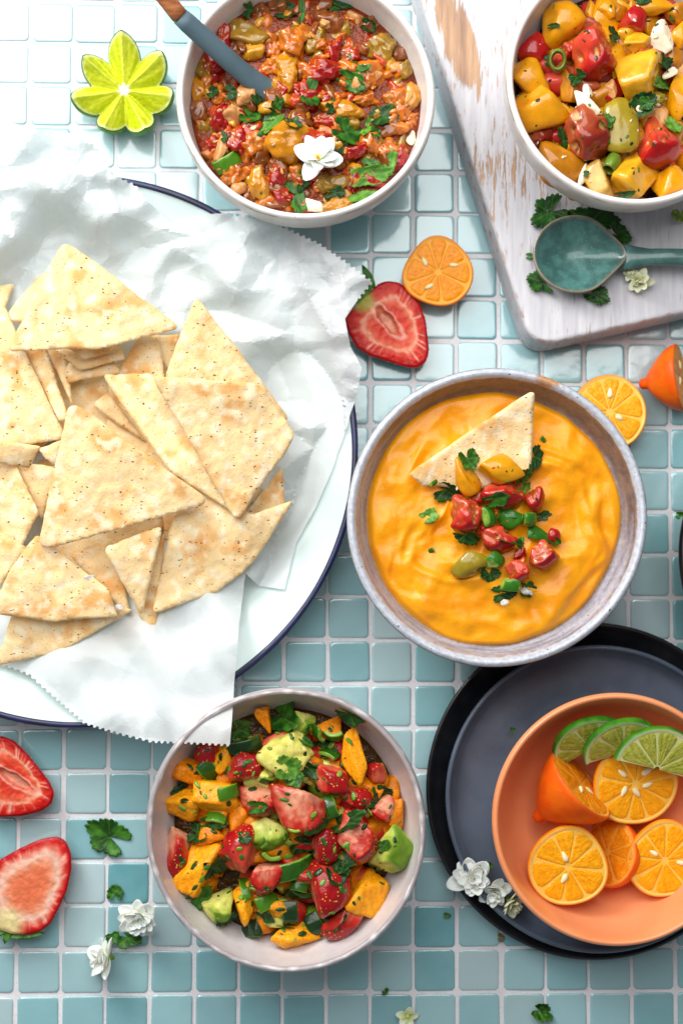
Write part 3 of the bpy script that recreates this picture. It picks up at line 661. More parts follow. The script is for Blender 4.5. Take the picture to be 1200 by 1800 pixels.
# ------------------------------------------------------------------ citrus
CIT = {
 'orange': dict(skin=('#e87208', '#ee8410'), pith='#f0b44a', flesh=('#ee8c06', '#f49e12'), seed='#efe2b0'),
 'bright': dict(skin=('#f08a0c', '#f39a18'), pith='#fbd272', flesh=('#f8a008', '#fdb41a'), seed='#f4ecc4'),
 'red': dict(skin=('#ea5c0a', '#ee6c10'), pith='#f3b24a', flesh=('#ea8208', '#f09a1c'), seed='#efe2b0'),
 'lime': dict(skin=('#2f6e16', '#4a8a1e'), pith='#dfe6b4', flesh=('#8f9630', '#b3b250'), seed='#e9e2b0'),
}
def citrus_half(name, px, py, z, rpx, label, kind='orange', nseg=8, nrm=(0, 0, 1), spin=0.0, depth=0.85, nub=False, seeds=((.38, 40), (.35, 150), (.4, 260)), seed=1, group=None, lob=.03, thick=None, arc=2 * math.pi, cat='citrus'):
    """cut face at local z=0 looking along nrm; rind below it; pulp segments and seeds are parts"""
    K = CIT[kind]; r = np.random.default_rng(seed); R = rpx * mmpx(z)
    q = Vector((0, 0, 1)).rotation_difference(Vector(nrm).normalized()).to_matrix() @ Matrix.Rotation(spin, 3, 'Z')
    root = thing(name, label, cat, P(px, py, z), group, q)
    full = arc > 6; n = 96 if full else 60
    th = np.arange(n) * 2 * math.pi / n if full else np.linspace(0, arc, n)
    ph = r.uniform(0, 6, 2); lobf = 1 + lob * np.cos(nseg / 2 * th + ph[0]) * .5 + lob * np.cos(3 * th + ph[1])
    if thick: prof = [(.90, -.2 / R), (.93, 0.25 / R), (.965, .3 / R), (.99, .1 / R), (1.0, -.6 / R), (1.0, -thick / R + .6 / R), (.985, -thick / R), (.9, -thick / R - .2 / R)]
    else:
        prof = [(.90, -.25 / R), (.925, .05 / R), (.955, .15 / R), (.985, 0 / R), (1.0, -.04)]
        for a in np.linspace(.08, 1, 16): prof.append((math.cos(a * math.pi / 2) ** .9 if a < 1 else 0.0, -.04 - depth * math.sin(a * math.pi / 2)))
        if nub:
            prof = prof[:5] + [(1 - .80 * a ** 1.7, -.04 - depth * a) for a in np.linspace(.06, 1, 16)]; prof = [(rr, zz) for rr, zz in prof if rr > .21] + [(.20, -depth - .03), (.165, -depth - .10), (.155, -depth - .20), (.10, -depth - .27), (0, -depth - .28)]
    V = np.concatenate([np.stack([R * a * np.cos(th) * (lobf if a > .5 else 1), R * a * np.sin(th) * (lobf if a > .5 else 1), np.full(n, R * b)], 1) for a, b in prof])
    F = grid_faces(len(prof), n, full)
    sk = noisecol(V, hexc(K['skin'][0]), hexc(K['skin'][1]), R * .5, seed + 2)
    if nub: sk = lerp(sk, sk * np.array([.9, .62, .6]), sstep(-depth * R * .85, -depth * R * 1.2, V[:, 2]))
    L = np.repeat(np.arange(len(prof)), n); C = lerp(sk, hexc(K['pith']), (L < 2) * .9 + (L == 2) * .35)
    if thick: C = lerp(C, hexc(K['pith']), (L == len(prof) - 1) * .9)
    link('rind', newmesh('rind', V, F, M['skin'], C), root)
    # membrane disc
    def disc(zz, up):
        rad = np.array([.06, .3, .6, .91]); v = np.concatenate([np.stack([R * a * np.cos(th) * lobf, R * a * np.sin(th) * lobf, np.full(n, zz) + .12 * vnoise(np.stack([a * 9 * np.cos(th), a * 9 * np.sin(th), th * 0], 1), seed)], 1) for a in rad])
        f = grid_faces(4, n, full)
        if full: f = f + [tuple(range(n - 1, -1, -1))]
        return link('membrane', newmesh('membrane', v, f, M['seeds'], lerp(np.tile(hexc(K['pith']), (len(v), 1)), hexc(K['flesh'][1]), np.full(len(v), .5))), root)
    memb = disc(-.3, True)
    if thick: disc(-thick + .4, False)
    # pulp segments
    cuts = np.cumsum(r.uniform(.75, 1.25, nseg)); cuts = np.concatenate([[0], cuts]) / cuts[-1] * arc
    for side in ((1, -1) if thick else (1,)):
        for i in range(nseg):
            a0, a1 = cuts[i], cuts[i + 1]; am, ha = (a0 + a1) / 2, (a1 - a0) / 2
            nr, nt = 9, 30; vv = []; cl = []
            t = np.arange(nt) * 2 * math.pi / nt; bump = r.uniform(.1, .35)
            for k in range(nr + 1):
                rho = k / nr if k <= nr else 1
                cx, sy = np.cos(t), np.sin(t); pw = 7; kk = (np.abs(cx) ** pw + np.abs(sy) ** pw) ** (-1 / pw)
                a, b = rho * kk * cx, rho * kk * sy
                rad = .065 + (.912 - .065) * (a + 1) / 2; gap = .011 / np.maximum(rad, .05)
                an = am + b * np.maximum(ha - gap, .02 * ha)
                rl = np.interp(an % (2 * math.pi), th, lobf) if full else 1
                zz = (bump * (1 - rho ** 5) - .7 * rho ** 16) * min(1, R / 18) + .22 * vnoise(np.stack([an * 14, rad * 5, np.full(nt, i * 3.3)], 1), seed) * (1 - rho ** 4)
                vv.append(np.stack([R * rad * np.cos(an) * rl, R * rad * np.sin(an) * rl, zz], 1))
                st = vnoise(np.stack([an * 22, rad * 4, np.full(nt, i * 1.7)], 1), seed + 4)
                cl.append(lerp(hexc(K['flesh'][0]), hexc(K['flesh'][1]), sstep(-.4, .5, st)))
            vv = np.concatenate(vv); cl = np.concatenate(cl)
            if side < 0: vv[:, 2] = -thick - vv[:, 2]
            f = grid_faces(nr + 1, nt, True)
            link('pulp_segment', newmesh('pulp_segment', vv, f, M['pulp'], cl), root)
    if seeds:
        V0, F0 = ico(3)
        for rr, ad in seeds:
            ln, wd = R * r.uniform(.12, .16), R * r.uniform(.05, .07)
            v = V0.copy(); v[:, 1:] *= (1 - .35 * v[:, :1]); v = v * np.array([ln, wd, wd * .8]); v += .1 * np.stack([vnoise(v / 1.5, 3)] * 3, 1)
            c = np.tile(hexc(K['seed']), (len(v), 1)); c = lerp(c, hexc('#b9a14a'), sstep(.3, 1, V0[:, 0] * r.choice([-1, 1])) * .5)
            a = math.radians(ad); link('seed', newmesh('seed', v, F0, M['seeds'], c), memb, (R * rr * math.cos(a), R * rr * math.sin(a), .2), Matrix.Rotation(a + r.normal(0, .3), 3, 'Z'))
    return root
G_CIT = 'halved small orange citrus'
citrus_half('citrus_half', 770, 478, 17, 62, 'halved orange citrus with dark rind beside the strawberry near the board', 'orange', 8, (-.05, -.05, 1), .4, seed=11, seeds=((.5, 120), (.5, 215), (.5, 0)), lob=.045, group=G_CIT)
citrus_half('citrus_half', 1071, 724, 15, 67, 'halved orange citrus partly tucked under the rim of the dip bowl', 'bright', 9, (.03, .02, 1), 1.2, seed=12, seeds=((.5, 20), (.3, 260)), lob=.015, group=G_CIT)
citrus_half('citrus_half', 1196, 664, 20, 61, 'halved orange citrus lying on its side at the right picture edge, stem end left', 'red', 8, (.86, .10, .42), 1.0, nub=True, depth=.95, seed=13, lob=.02, group=G_CIT)

# ------------------------------------------------------------------ paper and chips
def idw(pts, q, pw=3.0):
    pts = np.asarray(pts, float); d2 = ((q[:, None, :] - pts[None, :, :2]) ** 2).sum(2) + 1.0
    w = d2 ** (-pw / 2); return (w * pts[:, 2]).sum(1) / w.sum(1)
def inside(poly, q):
    poly = np.asarray(poly, float); x, y = q[:, 0], q[:, 1]; c = np.zeros(len(q), bool); j = len(poly) - 1
    for i in range(len(poly)):
        xi, yi = poly[i]; xj, yj = poly[j]
        k = ((yi > y) != (yj > y)) & (x < (xj - xi) * (y - yi) / (yj - yi + 1e-12) + xi); c ^= k; j = i
    return c
def segdist(poly, q):
    poly = np.asarray(poly, float); d = np.full(len(q), 1e9)
    for i in range(len(poly)):
        a = poly[i - 1]; b = poly[i]; ab = b - a; t = np.clip(((q - a) @ ab) / (ab @ ab + 1e-12), 0, 1)
        d = np.minimum(d, np.hypot(*(q - a - t[:, None] * ab).T))
    return d
def triangulate(outline, pts):
    n = len(outline); vin = [Vector((float(p[0]), float(p[1]))) for p in outline] + [Vector((float(p[0]), float(p[1]))) for p in pts]
    r = delaunay_2d_cdt(vin, [], [list(range(n))], 1, 1e-5)
    return np.array([v[:] for v in r[0]]), [tuple(f) for f in r[2]]
def boundary_edges(F):
    cnt = {}
    for f in F:
        for i in range(len(f)): e = (f[i - 1], f[i]); cnt[e] = 1
    return [e for e in cnt if (e[1], e[0]) not in cnt]

# sheet of parchment: control heights (px, py, mm); it lies in the plate and stands up round the edge
PAPER = [('n', [(-70, 150), (-20, 205), (60, 226)]), ('t', [(142, 236), (178, 268), (198, 306), (238, 326)]), ('n', [(262, 356), (300, 392), (345, 380)]),
         ('t', [(388, 374), (470, 386), (560, 428), (610, 462), (654, 496)]),
         ('n', [(628, 528), (606, 560), (616, 610), (636, 646), (628, 690), (606, 760), (582, 830), (556, 890), (520, 955), (500, 1036), (455, 1030), (432, 1008), (420, 1100)]),
         ('t', [(404, 1310), (330, 1306), (268, 1304), (210, 1290), (150, 1272), (96, 1226), (52, 1186), (0, 1166), (-60, 1180)]), ('n', [(-260, 1100), (-280, 600), (-180, 260)])]
PZ = [(-60, 180, 52), (60, 230, 56), (142, 240, 58), (200, 300, 52), (240, 330, 38), (300, 388, 24), (385, 378, 36), (470, 390, 40), (560, 430, 44), (650, 495, 40), (606, 562, 42), (634, 646, 36), (628, 692, 32),
      (596, 790, 19), (556, 890, 14), (520, 960, 8), (470, 1030, 7), (434, 1008, 16), (405, 1308, 68), (420, 1150, 54), (350, 1200, 48), (330, 1300, 60), (268, 1300, 48), (200, 1285, 40), (96, 1222, 28), (0, 1168, 18),
      (200, 1180, 22), (330, 1080, 22), (100, 430, 20), (60, 480, 16), (160, 480, 14), (0, 400, 40), (250, 430, 22), (420, 480, 30), (330, 500, 10), (360, 560, 8), (520, 560, 30), (560, 700, 16), (500, 680, 9), (300, 650, 6), (100, 700, 6), (300, 900, 6), (100, 950, 6), (0, 600, 8), (0, 1000, 6), (-200, 700, 26), (-120, 300, 48), (-150, 1050, 22),
      (480, 420, 34), (180, 360, 44), (90, 300, 52)]
def make_paper():
    out = []
    for typ, pts in PAPER:
        nxt = PAPER[(PAPER.index((typ, pts)) + 1) % len(PAPER)][1][0]
        pl = pts + [nxt]
        for (x0, y0), (x1, y1) in zip(pl[:-1], pl[1:]):
            L = math.hypot(x1 - x0, y1 - y0); nx, ny = -(y1 - y0) / L, (x1 - x0) / L
            if typ == 't':
                k = max(2, int(L / 10))
                for i in range(k):
                    t = i / k; w = 3.4 + random.uniform(-.7, .7)
                    for f, a in ((.0, -.5), (.22, .5), (.5, .62), (.66, -.5)):
                        tt = t + f / k; out.append((x0 + (x1 - x0) * tt - nx * w * a, y0 + (y1 - y0) * tt - ny * w * a))
            else:
                k = max(1, int(L / 8))
                for i in range(k): t = i / k; j = n2(t * 3 + x0, y0, 5); out.append((x0 + (x1 - x0) * t + float(j) * 1.5, y0 + (y1 - y0) * t))
    out = np.array(out)
    gx, gy = np.meshgrid(np.arange(-280, 660, 4.6), np.arange(150, 1320, 4.6)); q = np.stack([gx.ravel(), gy.ravel()], 1) + rng.uniform(-1.6, 1.6, (gx.size, 2))
    q = q[inside(out, q)]; q = q[segdist(out[::2], q) > 3.2]
    V2, F = triangulate(out, q)
    z = idw(PZ, V2, 3.4)
    # creases: sharp folds where crumpled facets meet
    rim = sstep(60, 260, np.hypot(V2[:, 0] - 220, V2[:, 1] - 800) * 1.0 - 60) * (1 - .75 * sstep(960, 1080, V2[:, 1]))
    wx, wy = V2[:, 0] + 8 * n2(V2[:, 0] / 120, V2[:, 1] / 120, 1), V2[:, 1] + 8 * n2(V2[:, 0] / 120, V2[:, 1] / 120, 2)
    for sc, am, sd in ((120, 10.0, 1), (60, 5.0, 2), (30, 1.6, 3)):
        r = np.random.default_rng(sd + 40); gx, gy = np.meshgrid(np.arange(-420, 800, sc), np.arange(20, 1460, sc * .87))
        nod = np.stack([gx.ravel() + (np.arange(gx.size) // gx.shape[1] % 2) * sc / 2, gy.ravel()], 1) + r.uniform(-.42, .42, (gx.size, 2)) * sc
        res = delaunay_2d_cdt([Vector(q_) for q_ in nod], [], [], 0, 1e-4); nv = np.array([v[:] for v in res[0]]); hz = r.uniform(-1, 1, len(nv))
        add = np.zeros(len(V2))
        for tri in res[2]:
            if len(tri) != 3: continue
            A_, B_, C_ = nv[list(tri)]; lo = np.minimum(np.minimum(A_, B_), C_); hi = np.maximum(np.maximum(A_, B_), C_)
            k = np.where((wx >= lo[0]) & (wx <= hi[0]) & (wy >= lo[1]) & (wy <= hi[1]))[0]
            if not len(k): continue
            d = (B_[0] - A_[0]) * (C_[1] - A_[1]) - (C_[0] - A_[0]) * (B_[1] - A_[1]); px_, py_ = wx[k] - A_[0], wy[k] - A_[1]
            u = (px_ * (C_[1] - A_[1]) - (C_[0] - A_[0]) * py_) / d; v = ((B_[0] - A_[0]) * py_ - px_ * (B_[1] - A_[1])) / d
            ok = (u >= -1e-9) & (v >= -1e-9) & (u + v <= 1 + 1e-9); kk = k[ok]
            add[kk] = hz[tri[0]] * (1 - u[ok] - v[ok]) + hz[tri[1]] * u[ok] + hz[tri[2]] * v[ok]
        z = z + am * add * (.06 + .94 * rim)
    z = z + .4 * n2(V2[:, 0] / 30, V2[:, 1] / 30, 8) * rim
    pr = np.array([P(a, b, c)[:2] for (a, b), c in zip(V2, z)]); rr = np.hypot(pr[:, 0] - PLATE_C.x, pr[:, 1] - PLATE_C.y)
    fl = np.where(rr < 156, plate_z(rr) + .8, 3.0); fl = np.maximum(fl, np.where(np.abs(rr - 154) < 4, 27.6, 0))
    z = np.maximum(z, fl + .5 + .5 * n2(V2[:, 0] / 25, V2[:, 1] / 25, 9))
    V = np.array([P(a, b, c)[:] for (a, b), c in zip(V2, z)])
    return link('parchment_paper', newmesh('parchment_paper', V, F, M['paper'], smooth=False), label='crumpled white parchment paper with serrated edges lining the plate of chips', cat='paper')
make_paper()

def chip(ctrl, label, bend=3.2, seed=None, name='tortilla_chip', thick=1.2, group='tortilla chips heaped on the paper'):
    """ctrl: corners (px, py, z) in order; heights in between follow the corners, with blisters and a little warp"""
    SEED[0] += 1; sd = seed or SEED[0]
    W = np.array([P(*c)[:] for c in ctrl]); c0 = W.mean(0); U, s_, Vt = np.linalg.svd(W - c0); nrm = Vt[2] if len(W) > 2 else np.array([0, 0, 1.0])
    if nrm[2] < 0: nrm = -nrm
    e1 = unit(np.cross([0, 1, 0.0], nrm)); e2 = np.cross(nrm, e1)
    loc = np.stack([(W - c0) @ e1, (W - c0) @ e2, (W - c0) @ nrm], 1)
    pts = []
    for i in range(len(loc)):
        a, b = loc[i - 1, :2], loc[i, :2]; k = 5
        for t in np.arange(k) / k: pts.append(a * (1 - t) + b * t)
    pts = np.array(pts)
    for _ in range(3): pts = np.stack([pts * .75 + np.roll(pts, -1, 0) * .25, pts * .25 + np.roll(pts, -1, 0) * .75], 1).reshape(-1, 2)
    cen = pts.mean(0); dirs = pts - cen; dl = np.linalg.norm(dirs, axis=1)[:, None]
    pts = pts + dirs / dl * (0.45 * n2(pts[:, 0] / 5, pts[:, 1] / 5, sd % 300, 2) + .9 * n2(pts[:, 0] / 22, pts[:, 1] / 22, sd % 300 + 5))[:, None]
    if (np.roll(pts, -1, 0)[:, 0] * pts[:, 1] - pts[:, 0] * np.roll(pts, -1, 0)[:, 1]).sum() > 0: pts = pts[::-1]
    step = 1.7; lo, hi = pts.min(0), pts.max(0); gx, gy = np.meshgrid(np.arange(lo[0], hi[0], step), np.arange(lo[1], hi[1], step))
    q = np.stack([gx.ravel() + (np.arange(gx.size) // gx.shape[1] % 2) * step / 2, gy.ravel()], 1); q = q[inside(pts, q)]; q = q[segdist(pts[::2], q) > .8]
    V2, F = triangulate(pts, q); ed = segdist(pts, V2)
    z = idw(loc, V2, 2.2)
    size = max(hi - lo); rr = np.hypot(*(V2 - cen).T) / size
    a = np.random.default_rng(sd).uniform(0, math.pi); ax = ((V2 - cen) @ np.array([math.cos(a), math.sin(a)])) / size
    z = z - bend * 4 * ax ** 2 + bend * .35
    z = z + 1.9 * n2(V2[:, 0] / 30, V2[:, 1] / 30, sd % 200) + .75 * np.maximum(n2(V2[:, 0] / 6.5, V2[:, 1] / 6.5, sd % 200 + 3), -.15) + .26 * n2(V2[:, 0] / 2.6, V2[:, 1] / 2.6, sd % 200 + 6)
    rc = np.random.default_rng(sd + 3)
    for k in range(len(loc)): z = z + rc.uniform(-1.0, 3.4) * np.exp(-(((V2 - loc[k, :2]) ** 2).sum(1)) / 13.0 ** 2)
    th = thick / 2 * np.clip(.35 + ed / 1.6, .35, 1)
    top = np.stack([V2[:, 0], V2[:, 1], z + th], 1); bot = np.stack([V2[:, 0], V2[:, 1], z - th], 1); n = len(V2)
    FF = F + [tuple(reversed([i + n for i in f])) for f in F] + [(e[1], e[0], e[0] + n, e[1] + n) for e in boundary_edges(F)]
    nz = n2(V2[:, 0] / 16, V2[:, 1] / 16, sd % 200 + 11, 3); nz2 = n2(V2[:, 0] / 6, V2[:, 1] / 6, sd % 200 + 14, 2)
    C = lerp(hexc('#f0d29e'), hexc('#dd9c4c'), sstep(0.0, .7, nz) * .75); C = lerp(C, hexc('#f4e4c4'), sstep(.05, .5, nz2) * .8); C = lerp(C, hexc('#d9a85c'), sstep(1.6, .2, ed) * .25)
    L = np.concatenate([top, bot]); R = np.stack([e1, e2, nrm], 1)
    return link(name, newmesh(name, L, FF, M['chip'], np.concatenate([C, C])), None, c0, Matrix(R.tolist()), None, label, 'chip', group)
CH = [
 ([(-120, 560, 12), (150, 720, 14), (-60, 900, 12)], 'tortilla chip deep in the pile at the left picture edge'),
 ([(90, 560, 10), (330, 640, 12), (190, 860, 10), (80, 760, 10)], 'darkest tortilla chip at the bottom of the gap in the pile'),
 ([(190, 640, 16), (340, 800, 18), (270, 900, 15), (190, 790, 15)], 'tortilla chip showing between the broad central chip and the one beside it'),
 ([(60, 800, 12), (330, 900, 12), (120, 1050, 12)], 'hidden tortilla chip beneath the broad central chip'),
 ([(260, 760, 14), (470, 860, 14), (300, 1000, 14)], 'tortilla chip beneath the lower right chips of the pile'),
 ([(128, 1166, 17), (262, 1128, 17), (312, 1062, 20), (250, 1060, 22)], 'lowest tortilla chip at the bottom of the pile, next to the white paper flap'),
 ([(24, 1074, 26), (-6, 1169, 20), (110, 1145, 22), (240, 1068, 28)], 'tortilla chip at the bottom left with its lower edge on the paper'),
 ([(-20, 508, 22), (26, 500, 24), (0, 570, 24)], 'chip corner peeping out at the upper left picture edge'),
 ([(76, 470, 30), (8, 566, 30), (120, 580, 32)], 'tortilla chip standing behind the topmost left chip'),
 ([(-40, 500, 30), (8, 536, 36), (116, 772, 30), (-90, 800, 26)], 'large tortilla chip cut off by the left edge, below the topmost chip'),
 ([(36, 600, 26), (80, 604, 24), (122, 742, 26), (104, 744, 28)], 'narrow upright tortilla chip left of the dark gap in the pile'),
 ([(76, 600, 22), (118, 606, 20), (128, 716, 20)], 'tortilla chip sliver directly left of the dark gap'),
 ([(108, 640, 20), (120, 676, 22), (215, 660, 22), (200, 640, 18)], 'lowest of the stacked chip edges above the dark gap'),
 ([(96, 618, 26), (140, 652, 28), (222, 634, 28), (210, 606, 24)], 'middle of the stacked chip edges above the dark gap'),
 ([(100, 600, 31), (150, 638, 33), (198, 620, 34), (196, 594, 30)], 'uppermost of the stacked chip edges above the dark gap'),
 ([(250, 590, 26), (200, 672, 26), (292, 690, 28), (280, 596, 28)], 'tortilla chip dropping from under the topmost chip at the centre of the pile'),
 ([(262, 590, 22), (318, 588, 22), (300, 660, 22)], 'shaded tortilla chip between the topmost chip and the right hand chips'),
 ([(162, 712, 20), (190, 690, 22), (260, 780, 20)], 'small chip corner at the right side of the dark gap'),
 ([(498, 820, 24), (420, 915, 18), (470, 940, 16), (502, 900, 24)], 'tortilla chip curling up at the right border of the pile'),
 ([(345, 517, 44), (290, 662, 37), (330, 700, 35), (514, 742, 31)], 'tortilla chip with its tip pointing up in front of the crumpled paper'),
 ([(-60, 806, 24), (30, 816, 28), (74, 900, 28), (30, 985, 24), (-60, 980, 22)], 'rounded tortilla chip at the left edge beside the broad central chip'),
 ([(30, 812, 24), (108, 820, 24), (74, 916, 20)], 'narrow shaded chip tucked left of the broad central chip'),
 ([(-30, 770, 38), (72, 782, 34), (52, 824, 30), (-20, 806, 32)], 'curled chip edge at the left border under the large left chip'),
 ([(66, 790, 28), (110, 772, 30), (104, 826, 26)], 'small tilted chip fragment left of the broad central chip tip'),
 ([(-30, 936, 30), (50, 962, 32), (-12, 1054, 28)], 'shaded tortilla chip corner at the lower left picture edge'),
 ([(120, 975, 26), (205, 955, 28), (232, 1085, 24)], 'shaded tortilla chip below the broad central chip'),
 ([(292, 925, 30), (236, 1060, 24), (272, 1130, 22)], 'narrow tortilla chip with its tip pointing down, behind a wider one'),
 ([(345, 830, 34), (440, 905, 30), (518, 877, 34), (450, 985, 26), (380, 1042, 24), (268, 1077, 26), (300, 930, 32)], 'large curved tortilla chip at the lower right of the pile'),
 ([(178, 658, 38), (268, 656, 40), (360, 800, 36), (416, 905, 34), (300, 830, 38)], 'tortilla chip lying between the broad central chip and the right hand chip'),
 ([(66, 938, 38), (20, 1000, 36), (-18, 1076, 34), (90, 1092, 34), (206, 1082, 32), (190, 1035, 36)], 'toasted tortilla chip at the lower left of the pile'),
 ([(182, 962, 40), (286, 925, 40), (250, 1088, 34)], 'pointed tortilla chip hanging down below the broad central chip'),
 ([(264, 660, 56), (455, 673, 55), (522, 764, 46), (416, 918, 36)], 'bent tortilla chip uppermost at the right of the pile'),
 ([(112, 420, 52), (10, 617, 47), (180, 612, 49), (320, 576, 44)], 'topmost tortilla chip at the upper left of the pile'),
 ([(122, 700, 56), (64, 970, 45), (374, 884, 46)], 'broad tortilla chip at the centre of the pile'),
]
for ctrl, lab in CH: chip(ctrl, uniq(lab))

# ------------------------------------------------------------------ the dip
ZD = 48.0
def dip_h(x, y):
    r = np.hypot(x, y); t = np.arctan2(y, x)
    wp = n2(x / 30, y / 30, 41); wq = n2(x / 16, y / 16, 42)
    q = np.stack([r / 20 + .8 * wp + .12 * wq + .3 * np.sin(t + 1.0), 1.0 * np.cos(t + r / 60), 1.0 * np.sin(t + r / 60)], -1).reshape(-1, 3)
    st = fbm(q, 21, 2).reshape(r.shape); stroke = np.exp(-(st / .34) ** 2) + .5 * np.exp(-((st - .55) / .35) ** 2)
    h = 2.4 * stroke + 3.0 * n2(x / 22 + wp, y / 22, 31) + 1.5 * n2(x / 10, y / 10 + wp, 33) + .28 * n2(x / 4.2, y / 4.2, 37) + .08 * n2(x / 1.9, y / 1.9, 35)
    return h * sstep(71, 60, r) + 2.2 * (1 - (r / 72) ** 2)
def make_dip():
    nr, nt = 110, 260; t = np.arange(nt) * 2 * math.pi / nt; Rb = 72.0 + 1.6 * np.interp(0, [0], [0]) + 1.2 * np.sin(3 * t + 1) + 1.8 * n2(np.cos(t) * 4, np.sin(t) * 4, 4)
    V = []
    for i in range(nr):
        s = (i + .4) / nr; rr = Rb * s; x, y = rr * np.cos(t), rr * np.sin(t); z = dip_h(x, y) - 5.0 * sstep(.93, 1.0, s) * s
        V.append(np.stack([x, y, z], 1))
    rr = Rb * .99; V.append(np.stack([rr * np.cos(t), rr * np.sin(t), np.full(nt, -14.0)], 1))
    V = np.concatenate(V); F = grid_faces(nr + 1, nt, True) + [tuple(range(nt - 1, -1, -1))]
    C = lerp(hexc('#f2a20a'), hexc('#ec8c06'), sstep(-.2, .6, n2(V[:, 0] / 14, V[:, 1] / 14, 6, 2)) * .6)
    link('orange_dip', newmesh('orange_dip', V, F, M['dip'], C), None, (cDip.x, cDip.y, ZD), label='creamy orange dip swirled in the blue grey bowl', cat='dip')
make_dip()
def dipz(px, py):
    p = P(px, py, ZD + 4); return ZD + float(dip_h(np.array([p.x - cDip.x]), np.array([p.y - cDip.y]))[0])
def zx(ox, oy, s): return lambda X, Y: (ox + X / s, oy + Y / s)
f8 = zx(700, 650, 4.0)
ctrl = [(*f8(958, 128), 66), (*f8(60, 722), 56), (*f8(160, 810), 53), (*f8(560, 830), 50), (*f8(925, 720), 53)]
chip(ctrl, uniq('tortilla chip stuck into the orange dip'), bend=.5, group='chip dipped in the bowl', thick=2.0)
NAMES = {
 'straw_skin': ('strawberry_chunk', 'seed dotted red strawberry chunk', 'strawberry'), 'straw_half': ('strawberry_chunk', 'strawberry chunk showing skin and flesh', 'strawberry'),
 'straw_flesh': ('strawberry_chunk', 'pale fleshed strawberry chunk', 'strawberry'), 'straw_red': ('strawberry_chunk', 'deep red strawberry chunk', 'strawberry'),
 'orange': ('orange_chunk', 'bright orange fruit chunk', 'orange'), 'orange_deep': ('orange_chunk', 'deep orange fruit chunk', 'orange'),
 'avo': ('avocado_chunk', 'creamy yellow avocado chunk', 'avocado'), 'avo_green': ('avocado_chunk', 'green avocado chunk', 'avocado'),
 'yellow_skin': ('tomato_piece', 'rounded yellow tomato piece', 'tomato'), 'yellow_half': ('tomato_piece', 'halved yellow tomato piece', 'tomato'),
 'yellow_cut': ('tomato_piece', 'flat cut yellow tomato piece', 'tomato'), 'yellow_dull': ('tomato_piece', 'dull golden tomato piece', 'tomato'),
 'yellow_pale': ('tomato_piece', 'translucent pale yellow piece', 'tomato'), 'red_skin': ('tomato_piece', 'smooth red tomato piece', 'tomato'),
 'red_wedge': ('tomato_piece', 'juicy red tomato wedge', 'tomato'), 'red_dark': ('tomato_piece', 'brownish red tomato wedge', 'tomato'),
 'green_tom': ('tomato_piece', 'greenish yellow tomato piece', 'tomato'), 'onion': ('onion_piece', 'white onion piece', 'onion'), 'onion_pink': ('onion_piece', 'pinkish onion piece', 'onion'),
 'dried': ('sauce_clump', 'dark red sauce clump', 'sauce'), 's_red': ('salsa_chunk', 'red tomato chunk', 'tomato'), 's_orange': ('salsa_chunk', 'orange tomato chunk', 'tomato'),
 's_yellow': ('salsa_chunk', 'yellow tomato chunk', 'tomato'), 's_brown': ('salsa_chunk', 'brown saucy chunk', 'tomato'), 's_olive': ('salsa_chunk', 'olive yellow tomato chunk', 'tomato'),
 'pepb': ('pepper_piece', 'green pepper cube', 'pepper'), 'pep': ('pepper_piece', 'green pepper strip', 'pepper'), 'pep_l': ('pepper_piece', 'light green pepper strip', 'pepper'), 'pep_d': ('pepper_piece', 'dark green pepper strip', 'pepper'),
 'leaf': ('cilantro_leaf', 'green cilantro leaf', 'herb'), 'leaf_l': ('cilantro_leaf', 'light green cilantro leaf', 'herb'), 'leaf_d': ('cilantro_leaf', 'dark green cilantro leaf', 'herb'),
}
GROW = {'fruit salsa': 1.02, 'tomato salad': 1.04, 'cooked salsa': 1.05, 'orange dip bowl': 1.02}
def fill_list(items, conv, s, cx, cy, R, zedge, zmid, vname, step=0.03, grp=''):
    for i, it in enumerate(items):
        kind, X, Y, w, h = it[:5]; ang = it[5] if len(it) > 5 else 0; dz = it[6] if len(it) > 6 else 0; nn = None
        px, py = conv(X, Y); w, h = w / s, h / s; rr = min(1.0, math.hypot(px - cx, py - cy) / R)
        z = zedge + (zmid - zedge) * (1 - rr * rr) + i * step + dz
        if callable(vname): pass
        w, h = w * GROW.get(vname, 1), h * GROW.get(vname, 1)
        nm, noun, cat = NAMES[kind]; lab = uniq(noun + ' ' + where(px, py, cx, cy, R, vname)); g = f'{noun}s in the {vname}'.replace('leafs', 'leaves')
        if kind.startswith('pep') or kind.startswith('leaf'): zz, nn = drop(px, py, z, .28 * min(w, h) * mmpx(z) + 1.0); z = zz + (.8 if kind.startswith('leaf') else .25 * h * mmpx(z) * .4)
        if kind == 'pepb': ob = put_chunk(nm, kind, px, py, w, h, ang, z, lab, cat, g)
        elif kind.startswith('pep'):
            o, inn, core = {'pep': ('#2b5c14', '#9dbb4c', '#78a634'), 'pep_l': ('#4a8018', '#b0c858', '#86b038'), 'pep_d': ('#1a3a16', '#648c40', '#365e24')}[kind]
            ob = put_pepper(px, py, w, h, ang, z, lab, g, None, o, inn, core)
        elif kind.startswith('leaf'):
            dk, lt = {'leaf': ('#1c4a10', '#3c7a1c'), 'leaf_l': ('#3f7a1c', '#74a83c'), 'leaf_d': ('#12330c', '#23561a')}[kind]
            ob = put_leaf(px, py, w, h, ang, z, lab, g, .4, 4, None, dk, lt)
        else: put_chunk(nm, kind, px, py, w, h, ang, z, lab, cat, g)
        if nn is not None: ob.rotation_euler = (Vector((0, 0, 1)).rotation_difference(nn).to_matrix() @ ob.rotation_euler.to_matrix()).to_euler()
